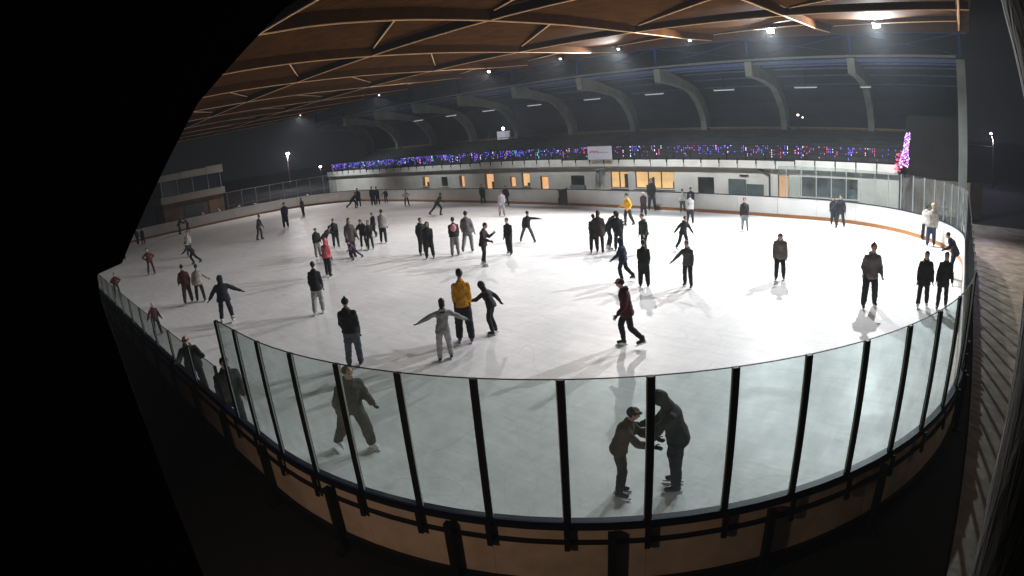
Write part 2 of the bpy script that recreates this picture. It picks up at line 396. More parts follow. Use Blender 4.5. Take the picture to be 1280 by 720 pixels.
# blue steel carrying the roof edge down to the stand
for x in FX[:]:
    m1 = MB(); m1.bar((x, 34.02, 9.42), (x, 34.02, 10.8), .16, .16); m1.bar((x, 28.45, 10.35), (x, 34.1, 10.9), .14, .22)
    m1.build('steel_strut', M_blue, roof)
m1 = MB(); m1.box(x0, x1, 34.12, 34.26, 10.75, 10.95); m1.build('steel_purlin', M_blue, roof)
for k in range(len(FX)-1):
    m1 = MB(); m1.bar((FX[k]-.1, 34.0, 9.5), (FX[k+1]+.1, 34.0, 10.7), .04, .05); m1.bar((FX[k]-.1, 34.06, 10.7), (FX[k+1]+.1, 34.06, 9.5), .04, .05)
    m1.build('cross_bracing', M_blue, roof)

# ------------------------------------------------------------------ grandstand on the far side
st = empty('grandstand', (0, 0, 0), 0, 'long covered grandstand with pale lower wall and curved concrete canopy frames', 'grandstand')
holes = [(-47.2, -46.1, .9, 1.9, 'o'), (-44.2, -43.3, .9, 1.8, 'd'), (-41.6, -40.9, .8, 1.9, 'o2'), (-38.25, -37.1, .05, 2.0, 'o2'), (-35.2, -34.5, .8, 1.7, 'o2'),
         (-33.83, -32.88, .86, 2.0, 'o'), (-31.76, -30.91, .05, 1.7, 'o2'), (-28.6, -27.3, .9, 1.75, 'd'), (-24.9, -23.35, .84, 2.08, 'o'), (-22.75, -19.55, .86, 2.09, 'o'),
         (-17.72, -16.5, .05, 1.76, 'd'), (-11.98, -11.2, .05, 2.09, 'o2'), (-10.47, -6.7, .78, 2.0, 'g')]
xs = -66.2; wl = MB()
for h in holes:
    wl.box(xs, h[0], 34, 34.25, -.045, 2.42); wl.box(h[0], h[1], 34, 34.25, h[3], 2.42)
    if h[2] > .1: wl.box(h[0], h[1], 34, 34.25, -.045, h[2])
    xs = h[1]
wl.box(xs, -4.1, 34, 34.25, -.045, 2.42); wl.build('wall', M_wall, st)
M_room = mat('lit_room', (.55, .33, .14), .8, .2, 1.2, emis=(1, .62, .27), estr=.8)
M_room2 = mat('dim_room', (.35, .22, .12), .8, .2, 1.2, emis=(1, .5, .22), estr=.95)
M_droom = mat('unlit_room', (.05, .05, .05), .8, .2)
M_groom = mat('grey_green_shutter', (.11, .13, .12), .6, .2, 2)
M_frame = mat('brown_window_frame', (.10, .06, .035), .6)
for h in holes:
    x0h, x1h, z0h, z1h, kd = h; nm = 'door' if z0h < .1 else 'window'
    room = {'o': M_room, 'o2': M_room2, 'd': M_droom, 'g': M_groom}[kd]
    f = MB(); t = .05
    f.box(x0h+.003, x0h+t, 34.08, 34.16, z0h+.003, z1h-.003); f.box(x1h-t, x1h-.003, 34.08, 34.16, z0h+.003, z1h-.003)
    f.box(x0h+t, x1h-t, 34.08, 34.16, z1h-t, z1h-.003); f.box(x0h+t, x1h-t, 34.08, 34.16, z0h+.003, z0h+t)
    nn = max(1, round((x1h-x0h)/1.0))
    for i in range(1, nn): x = x0h+(x1h-x0h)*i/nn; f.box(x-.03, x+.03, 34.08, 34.16, z0h+t, z1h-t)
    fo = f.build(nm, M_frame, st)
    MB().box(x0h+t, x1h-t, 34.12, 34.13, z0h+t, z1h-t).build('pane', glass_material('window_glass', (.9, .92, .92), .02) if 'wg' not in MATS else MATS['wg'], fo)
    MATS['wg'] = fo.children[0].data.materials[0]
    rb = MB(); rb.box(x0h-.3, x1h+.3, 34.62, 34.66, 0, 2.35); rb.box(x0h-.3, x1h+.3, 34.26, 34.61, -.04, -.01)
    if kd[0] == 'o':
        for i in range(int((x1h-x0h)*1.6)+1):
            xx = x0h+.15+random.random()*max(.1, x1h-x0h-.3); rb.box(xx, xx+.10+.18*random.random(), 34.5, 34.6, .0, .8+1.1*random.random(), 1)
    rb.build('interior', [room, mat('room_furniture', (.12, .06, .03), .8)], st)
    if z0h > .1: MB().box(x0h-.06, x1h+.06, 33.93, 33.998, z0h-.06, z0h-.003).build('sill', M_wall, fo)
# parapet: pale panels between dark brackets
x = -66.2; i = 0
while x < -4.2:
    wdt = min(1.32, -4.1-x); pnl = MB(); dz = .09 if (i//7) % 3 == 0 else 0
    pnl.box(x+.03, x+wdt-.03, 33.86, 33.98, 2.44, 2.93+dz); pnl.build('parapet_panel', mat('pale_parapet', (.74, .69, .60), .8, .12, 1.0), st)
    br = MB(); br.box(x-.03, x+.03, 33.80, 33.99, 2.72, 3.06); br.build('bracket', M_steel, st); x += 1.32; i += 1
MB().box(-66.2, -4.1, 33.7, 34.3, 2.422, 2.438).build('ledge', mat('ledge_dark', (.12, .11, .10), .8), st)
ds = MB()
for k in range(8):
    ds.box(-66.2, -4.1, 34.9+k*.8, 34.9+(k+1)*.8, 2.4, 2.95+k*.27)
ds.box(-66.2, -4.1, 41.32, 42.6, 2.4, 4.75); ds.box(-66.2, -4.1, 34.26, 34.88, 2.45, 2.95)
ds.build('terrace', M_dark, st)
rl = MB(); rl.box(-66.2, -4.1, 41.36, 41.42, 5.0, 5.06)
for k in range(46): rl.box(-66+k*1.36, -65.96+k*1.36, 41.37, 41.41, 4.75, 5.0)
rl.build('railing', mat('ochre_railing', (.30, .22, .12), .6), st)
bb = MB(); bb.box(-66.2, -4.1, 42.0, 42.1, 4.752, 5.0); bb.build('back_bench', mat('bench_wood', (.22, .13, .06), .7), st)
fr = MB(); fr.box(-66.2, -4.1, 34.35, 34.39, 3.92, 3.98); fr.box(-66.2, -4.1, 34.35, 34.39, 3.4, 3.43)
for k in range(46): fr.box(-66+k*1.36, -65.95+k*1.36, 34.34, 34.40, 2.95, 3.98)
fr.build('front_railing', M_steel, st)
# canopy frames
def frame_mesh(x, w=.24):
    top = [(33.95, 9.28), (34.9, 9.3), (36.6, 8.95), (38.6, 8.55), (40.0, 8.2), (41.1, 7.5), (41.8, 6.7), (42.15, 5.7), (42.2, 4.76)]
    bot = [(34.05, 8.36), (34.75, 8.33), (36.4, 8.25), (38.5, 7.98), (39.3, 7.72), (40.2, 7.1), (40.9, 6.35), (41.3, 5.6), (41.35, 4.76)]
    V = []; F = []; n = len(top)
    for (a, b2), (c, d) in zip(top, bot): V += [(x-w, a, b2), (x+w, a, b2), (x+w, c, d), (x-w, c, d)]
    for i in range(n-1):
        for j in range(4): F.append((i*4+j, i*4+(j+1) % 4, i*4+4+(j+1) % 4, i*4+4+j))
    F += [(0, 3, 2, 1), ((n-1)*4, (n-1)*4+1, (n-1)*4+2, (n-1)*4+3)]
    return MB().add(V, F)
for x in [-.15-6.76*k for k in range(1, 11)]: frame_mesh(x).build('canopy_frame', M_conc, st)
cp = [(33.8, 9.36), (35.0, 9.42), (37, 9.32), (39, 9.02), (40.8, 8.7), (42.2, 8.1), (43.2, 7.0), (43.5, 5.8), (43.6, 4.3)]
V = []; F = []
for y, z in cp: V += [(-69.2, y, z), (-.4, y, z), (-.4, y+.05, z+.1), (-69.2, y+.05, z+.1)]
for i in range(len(cp)-1):
    for j in range(4): F.append((i*4+j, i*4+(j+1) % 4, i*4+4+(j+1) % 4, i*4+4+j))
F += [(0, 3, 2, 1), (32, 33, 34, 35)]
MB().add(V, F).build('canopy', M_canopy, st)
M_pur = mat('blue_grey_purlin', (.10, .15, .30), .4, .2)
for y, z, h in ((34.3, 9.10, .16), (35.2, 9.14, .13), (36.2, 9.08, .1), (37.6, 8.98, .08), (39.4, 8.66, .08), (41.3, 8.15, .08)):
    b = MB()
    for k in range(10):
        xa, xb = -.15-6.76*(k+1)+.25, -.15-6.76*k-.25
        b.box(xa, xb, y, y+.1, z, z+h)
    b.build('canopy_purlin', M_pur, st)
b = MB(); b.box(-69.2, -.4, 33.62, 33.78, 9.30, 9.42); b.build('gutter', mat('dull_gutter', (.22, .24, .24), .4), st)
# end column and pipes
b = MB(); b.box(-.42, .12, 33.85, 34.5, -.045, 9.22); b.build('end_column', M_conc, st)
def pipe(pts): MB().tube(pts, .06, 8).build('drainpipe', mat('dark_pipe', (.06, .06, .06), .5), st)
pipe([(-13.3, 33.9, 2.40), (-13.1, 33.9, 2.36), (-12.6, 33.9, 2.12), (-12.5, 33.9, 2.0), (-12.5, 33.9, 0)])
def gpipe(pts): MB().tube(pts, .09, 8).build('vent_duct', mat('zinc_duct', (.35, .35, .34), .5, metal=.3), st)
gpipe([(-25.2, 33.85, 2.28), (-26.0, 33.85, 2.2), (-26.05, 33.85, 1.6), (-26.05, 33.85, .95)]); gpipe([(-25.3, 33.85, 2.1), (-25.6, 33.85, 2.05), (-25.7, 33.85, 1.2)])
MB().box(-28.6, -27.2, 33.8, 33.99, .2, 1.0).build('cabinet', mat('grey_cabinet', (.25, .25, .25), .6), st)
MB().box(-15.4, -14.2, 33.88, 33.99, .7, 1.7).build('shutter', M_groom, st)
MB().box(-14.1, -12.95, 33.86, 33.99, .7, 1.4).build('shutter', M_groom, st)
MB().box(-14.6, -14.0, 33.9, 33.99, 1.93, 1.99).build('vent', M_steel, st)
b = MB(); b.box(-4.1, 1.2, 36.2, 36.5, -.045, 2.1); o = b.build('boundary_wall', mat('tan_wall', (.26, .19, .14), .9, .25, .8)); tag(o, 'plain tan wall behind the far right curved glass', 'wall')
# floodlit ochre low shed wall inside the stand end: dark gable wall
b = MB(); b.box(-4.0, -.5, 38.0, 38.3, 2.0, 6.0); o = b.build('dark_shed', mat('dark_brown_cladding', (.028, .021, .018), .9, .4, .6)); tag(o, 'dark windowless shed right of the grandstand end', 'shed')

# ------------------------------------------------------------------ icicle lights, banner, light column
EC = {'blue': emit('blue_led', (.12, .12, 1), 2.4), 'violet': emit('violet_led', (.40, .14, 1), 2.2), 'white': emit('cool_led', (.8, .85, 1), 2.4),
      'cyan': emit('cyan_led', (.1, .7, .9), 1.8), 'red': emit('red_led', (1, .12, .25), 1.6), 'pink': emit('pink_led', (1, .35, .8), 3)}
keys = list(EC)
wts = [(5, 3, 1.5, 1.6, .2, 1.0), (6, 2, 1, 1, .1, .5), (5, 2, 1, .6, .1, .4), (6, 2, .8, .5, .2, .5), (5, 2, 1, 1.5, .4, .8), (4, 2, 1, .6, 1.2, 1),
       (3, 2, 1.4, .3, 2.0, 1), (4, 1.5, .9, .1, 1, .6), (2, 1.5, .7, .1, 2.2, 1)]
names = ['leftmost string of colourful icicle lights, pink and cyan at its end', 'second string of icicle lights from the left, mostly deep blue', 'blue icicle lights hanging above the small lit windows at left',
         'icicle lights above the yellow doorway left of the gate', 'blue and cyan icicle lights just left of the white banner', 'icicle lights with red grid just right of the banner',
         'violet icicle lights above the wide lit window', 'sparse blue icicle lights above the drainpipe', 'dim red and violet icicle lights next to the purple light column']
for k in range(9):
    xa = -64.5+k*6.72; xb = xa+6.6; r = empty('icicle_lights', (xa, 33.72, 3.97), 0, names[k], 'string lights', 'icicle light strings along the grandstand railing')
    MB().tube([(0, 0, 0), (3.3, 0, -.04), (6.6, 0, 0)], .012, 5).build('cable', M_steel, r)
    bm_ = {kk: MB() for kk in keys}; x = .05
    while x < 6.5:
        c = random.choices(keys, wts[k])[0]; dens = .5 if k < 5 else .34
        L = random.choice([.3, .5, .75, .6, .45])
        z = -.05
        while z > -L:
            if random.random() < dens: s = random.uniform(.007, .014); hh = random.uniform(.04, .12); bm_[c].box(x-s, x+s, -s, s, z-hh, z)
            z -= .13
        x += random.uniform(.08, .2)
    for kk in keys:
        if bm_[kk].v: bm_[kk].build('bulbs', EC[kk], r)['kind'] = 'stuff'
r = empty('banner', (-25.45, 33.6, 2.98), 0, 'white sponsor banner with small red marks on the grandstand railing', 'banner')
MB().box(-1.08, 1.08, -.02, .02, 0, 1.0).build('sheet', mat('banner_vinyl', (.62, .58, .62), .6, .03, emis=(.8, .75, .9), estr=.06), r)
b = MB()
for i, (x, z) in enumerate([(-.9, .62), (-.72, .66), (-.55, .6), (-.38, .63), (-.2, .6)]): b.box(x, x+.1, -.028, -.022, z-.12, z+.05)
b.build('red_marks', mat('red_print', (.6, .05, .10), .6), r)
MB().box(-.05, .8, -.028, -.022, .52, .56).build('print_line', mat('grey_print', (.2, .2, .25), .6), r)
r = empty('light_column', (-3.7, 33.6, 2.6), 0, 'bright pink and purple fairy light column at the grandstand end', 'fairy lights')
MB().tube([(0, 0, 0), (.03, 0, 2.35)], .03, 6).build('pole', M_steel, r)
for c, n_, ph, dx0 in (('pink', 70, 0, 0), ('violet', 70, 2.1, 0), ('red', 60, 1, -.30), ('white', 26, 4.2, 0)):
    b = MB()
    for i in range(n_):
        f = i/n_; z = (.1+1.15*f) if c == 'red' else (.35+2.0*f); a = ph+f*26; rr = (.22 if c == 'red' else .30-.22*f+.05*math.sin(f*9))*random.uniform(.75, 1.1)
        s = random.uniform(.012, .028); x = dx0+.15*(z-1.0)+rr*math.cos(a); y = rr*math.sin(a)*.6; b.box(x-s, x+s, y-s, y+s, z-s*1.8, z+s*1.8)
    o = b.build('bulbs', EC[c], r); o['kind'] = 'stuff'

# ------------------------------------------------------------------ rink floodlights
M_lens = emit('floodlight_lens', (.93, .97, 1.0), 60)
M_lens2 = emit('floodlight_lens_dim', (.93, .97, 1.0), 3); M_lens3 = emit('warm_point_lens', (1, .85, .7), 40)
lab = ['brightest white floodlight at the right under the roof edge', 'white floodlight left of the brightest one under the roof edge', 'floodlight hidden at the roof edge with a glow on the deck above',
       'floodlight fourth from the right along the roof edge', 'small floodlight fifth from the right along the roof edge', 'small warm bright point lamp at the middle of the roof edge',
       'floodlight on the left half of the roof edge', 'floodlight at the far left end of the roof edge']
for (x, y, z, s), lb in zip(LAMPS, lab):
    r = empty('floodlight', (x, y, z), 0, lb, 'floodlight', 'floodlights under the roof edge')
    ta = math.radians(38); ax = Vector((0, -math.cos(ta), -math.sin(ta))); uz = Vector((0, -math.sin(ta), math.cos(ta)))
    MB().obox(Vector((0, .07, .02)), (1, 0, 0), ax, uz, .20, .05, .15).build('housing', M_steel, r)
    k_ = 1 if x > -12 else .5
    MB().obox(Vector((0, .07, .02))+ax*.056, (1, 0, 0), ax, uz, .18*k_, .005, .13*k_).build('lens', M_lens if x > -12 else (M_lens3 if -31 < x < -30 else M_lens2), r)
    MB().box(-.22, -.20, .03, .11, -.05, .20).box(-.20, .20, .03, .11, .18, .20).box(.20, .22, .03, .11, -.05, .20).build('bracket', M_steel, r)
    ld = bpy.data.lights.new('flood', 'SPOT'); ld.energy = LAMP_W*s; ld.spot_size = math.radians((142 if x > -12 else 112) if x > -40 else 130); ld.spot_blend = .35 if x > -40 else 1; ld.shadow_soft_size = .13
    ld.color = (.95, .98, 1.0) if x > -16 else ((1, .95, .93) if x > -40 else (1, .93, .90))
    lo = bpy.data.objects.new('flood_lamp', ld); COL.objects.link(lo); lo.parent = r
    tgt = Vector((0, -14, -12.5)) if x > -40 else Vector((4, -6, -13)); lo.location = Vector((0, .07, .02))+ax*.2
    lo.rotation_euler = (tgt).to_track_quat('-Z', 'Y').to_euler()
    if -18 < x < -12 or -28 < x < -22: continue
    sp = bpy.data.lights.new('spill', 'SPOT'); sp.energy = 3900*min(1.1, max(.5, s)); sp.spot_size = math.radians(84); sp.spot_blend = 1; sp.shadow_soft_size = .12; sp.color = (.8, .9, 1.0)  # extra spot added to brighten the stand wall behind the lamps
    so = bpy.data.objects.new('spill_lamp', sp); COL.objects.link(so); so.parent = r; so.location = (0, .2, -.2)
    so.rotation_euler = Vector((0, 7.0, -8.6)).to_track_quat('-Z', 'Y').to_euler()
# fluorescent tubes under the canopy
for i, x in enumerate([-6.7, -10.94, -17.12, -22.96, -28.88, -35.18, -41.0, -46.45, -51.93]):
    names = ['rightmost', 'second from right', 'third from right', 'fourth from right', 'middle', 'fourth from left', 'third from left', 'second from left', 'leftmost']
    r = empty('strip_light', (x, 38, 7.76), 0, names[i]+' slim strip light under the grandstand canopy', 'strip light', 'strip lights under the grandstand canopy')
    MB().box(-.85 if i else -.4, .85 if i else .4, -.05, .05, .03, .10).build('body', M_gsteel, r)
    MB().box(-.8 if i else -.35, .8 if i else .35, -.03, .03, -.02, .028).build('tube', emit('strip_tube', (.85, .9, .95), .55), r)
    MB().box(-.02, .02, -.01, .01, .101, 1.0).build('hanger', M_steel, r)
# press stand lamp box
r = empty('control_booth', (-46.9, 44.6, 4.76), 0, 'small white lit booth on the terrace with a lamp on top', 'booth')
MB().box(-.55, .55, -.4, .4, -.5, .35).build('cabin', mat('white_booth', (.7, .7, .72), .6, emis=(.8, .85, 1), estr=.25), r)
MB().box(-1.7, 1.4, -.6, -.55, -.62, -.55).box(-1.7, -1.66, -.6, -.55, -.55, .1).box(1.36, 1.4, -.6, -.55, -.55, .2).build('rail', M_gsteel, r)
MB().ell((0, 0, .62), .16, .16, .16).build('lamp', emit('booth_lamp', (.8, .85, 1), 8), r)
r.location = (-43.0, 41.9, 5.35)
# ------------------------------------------------------------------ street lamps
def street_lamp(loc, h, arm, col, st_, label, cable=False, rad=.22, power=170):
    r = empty('street_lamp', loc, 0, label, 'street lamp')
    MB().tube([(0, 0, 0), (0, 0, h)], [.12, .08], 8).build('pole', mat('pole_timber', (.10, .085, .065), .7), r)
    MB().tube([(0, 0, h-.1), (arm, 0, h+.5)], .05, 6).build('arm', M_steel, r)
    MB().ell((arm, 0, h+.5), rad, rad, rad*.7).build('lamp', emit('street_'+label[:6], col, st_), r)
    ld = bpy.data.lights.new('street', 'POINT'); ld.energy = power; ld.color = col; ld.shadow_soft_size = .2
    lo = bpy.data.objects.new('street_light', ld); COL.objects.link(lo); lo.parent = r; lo.location = (arm, 0, h+.1)
    return r
r = street_lamp((3.1, 58, -.045), 4.6, -.25, (.75, .65, 1), 12, 'purple white street lamp on a pale pole in the dark at right', rad=.13, power=500)
MB().bar((-4.5, 0, 4.0), (.0, 0, 3.9), .05, .05).build('cross_arm', mat('pole_timber', 0), r)
street_lamp((-100.5, 45, -.045), 5.9, .3, (.9, .88, 1), 40, 'bright white street lamp glowing far beyond the left end', rad=.34, power=1500)
street_lamp((-88, 45, -.045), 2.9, -.2, (1, .8, .75), 22, 'low pinkish lamp beside the left end of the grandstand', rad=.22, power=170)
street_lamp((7.5, 12, -.045), 6.2, -1.2, (1, .86, .72), 8, 'warm street lamp over the walkway outside the right edge of the view', rad=.16, power=170)  # unseen lamp added to brighten the walkway
r = empty('distant_lamps', (-12.4, 41.2, 4.76), 0, 'pair of tiny lamps on a post above the terrace railing', 'lamp post')
MB().tube([(0, 0, 0), (0, 0, 1.1)], .04, 6).build('pole', M_steel, r)
MB().ell((-.08, 0, 1.18), .09, .09, .07).build('lamp', emit('tiny_lamp', (1, .85, .7), 6), r); MB().ell((.28, 0, 1.0), .06, .06, .05).build('lamp', emit('tiny_lamp', (1, .85, .7), 6), r)

# ------------------------------------------------------------------ timekeepers' hut beyond the left end
hut = empty('judges_hut', (-66, 16, 0), 0, 'two storey timekeepers hut with pale bands and dark windows', 'hut')
MB().box(-2.5, 1.9, -4.0, 3.1, -.045, 2.75).build('ground_floor', mat('brown_cladding', (.20, .12, .08), .8, .3, 1.0), hut)
MB().box(-2.5, 1.9, -4.02, 3.12, 3.52, 5.1).build('upper_floor', mat('dark_blue_glazing', (.02, .025, .045), .2, .2), hut)
MB().box(-2.7, 2.2, -4.2, 3.3, 2.76, 3.5).build('balcony_band', mat('cream_band', (.42, .39, .34), .7), hut)
MB().box(-2.8, 2.3, -4.3, -1.55, 5.12, 5.78).box(-2.8, 2.3, -1.5, 1.3, 5.12, 5.85).box(-2.8, 2.3, 1.35, 3.3, 5.12, 5.95).build('roof_band', mat('cream_band', 0), hut)
for y in (-3.9, -2.1, -.3, 1.5, 3.0): MB().box(1.96, 2.04, y-.04, y+.04, 3.52, 5.1).build('post', M_gsteel, hut)
MB().box(1.905, 1.95, -1.6, .6, .5, 2.2).build('window', mat('dim_hut_glass', (.08, .10, .11), .3), hut)
MB().box(1.905, 1.96, 1.3, 2.3, -.04, 2.3).build('door', mat('hut_door', (.28, .17, .11), .7), hut)
fc = empty('mesh_fence', (-64.6, 26, 0), 0, 'wire fence on pale posts behind the snow bank', 'fence')
pts = [(0, -6.3), (0, -4.5), (0, -2.7), (-.1, -.9), (-.1, .9), (-.1, 2.7), (-.05, 4.5), (.0, 6.3), (.1, 8.0)]
for x, y in pts: MB().tube([(x, y, -.04), (x, y, 2.75)], .04, 6).build('post', M_gsteel, fc)
b = MB()
for a, c in zip(pts, pts[1:]):
    b.bar((*a, 2.72), (*c, 2.72), .05, .05); b.bar((*a, 1.2), (*c, 1.2), .03, .03)
    for i in range(1, 12): f = i/12; b.bar((a[0]+(c[0]-a[0])*f, a[1]+(c[1]-a[1])*f, .1), (a[0]+(c[0]-a[0])*f, a[1]+(c[1]-a[1])*f, 2.7), .008, .008)
b.build('mesh', M_gsteel, fc)
b = MB(); b.box(-66.8, -66.4, 34.6, 39, -.045, 2.6); tag(b.build('concrete_wall', M_wall), 'short pale concrete wall at the left end of the grandstand', 'wall')
# ------------------------------------------------------------------ things right beside the camera
def prism(P, d, name, m, label, cat):
    P = [Vector(p) for p in P]; Q = [p+Vector(d) for p in P]; n = len(P); c = sum(P, Vector())/n
    me = bpy.data.meshes.new(name); me.from_pydata([p-c for p in P+Q], [], [tuple(range(n)), tuple(range(2*n-1, n-1, -1))]+[(i, i+n, (i+1) % n+n, (i+1) % n) for i in range(n)]); me.update()
    bm = bmesh.new(); bm.from_mesh(me); bmesh.ops.recalc_face_normals(bm, faces=bm.faces); bm.to_mesh(me); bm.free()
    o = link(name, me, m); o.location = c; return tag(o, label, cat)
prism([(-1.73, -1.87, 5.83), (-1.76, -2.07, 5.70), (-1.82, -2.30, 5.48), (-1.88, -2.54, 5.13), (-1.889, -2.605, 5.118), (-1.89, -2.608, 5.112), (-1.896, -2.612, 5.054), (-1.905, -2.597, 4.935), (-1.923, -2.58, 4.701), (-1.957, -2.571, 4.311), (-2.002, -2.577, 3.824), (-2.2, -5.2, 3.6), (-2.1, -5.2, 5.4), (-1.9, -3.6, 7.2), (-1.6, -1.5, 6.3)],
      (-.06, .006, .005), 'gable_panel', M_black, 'black panel close to the camera covering the upper left view', 'panel')

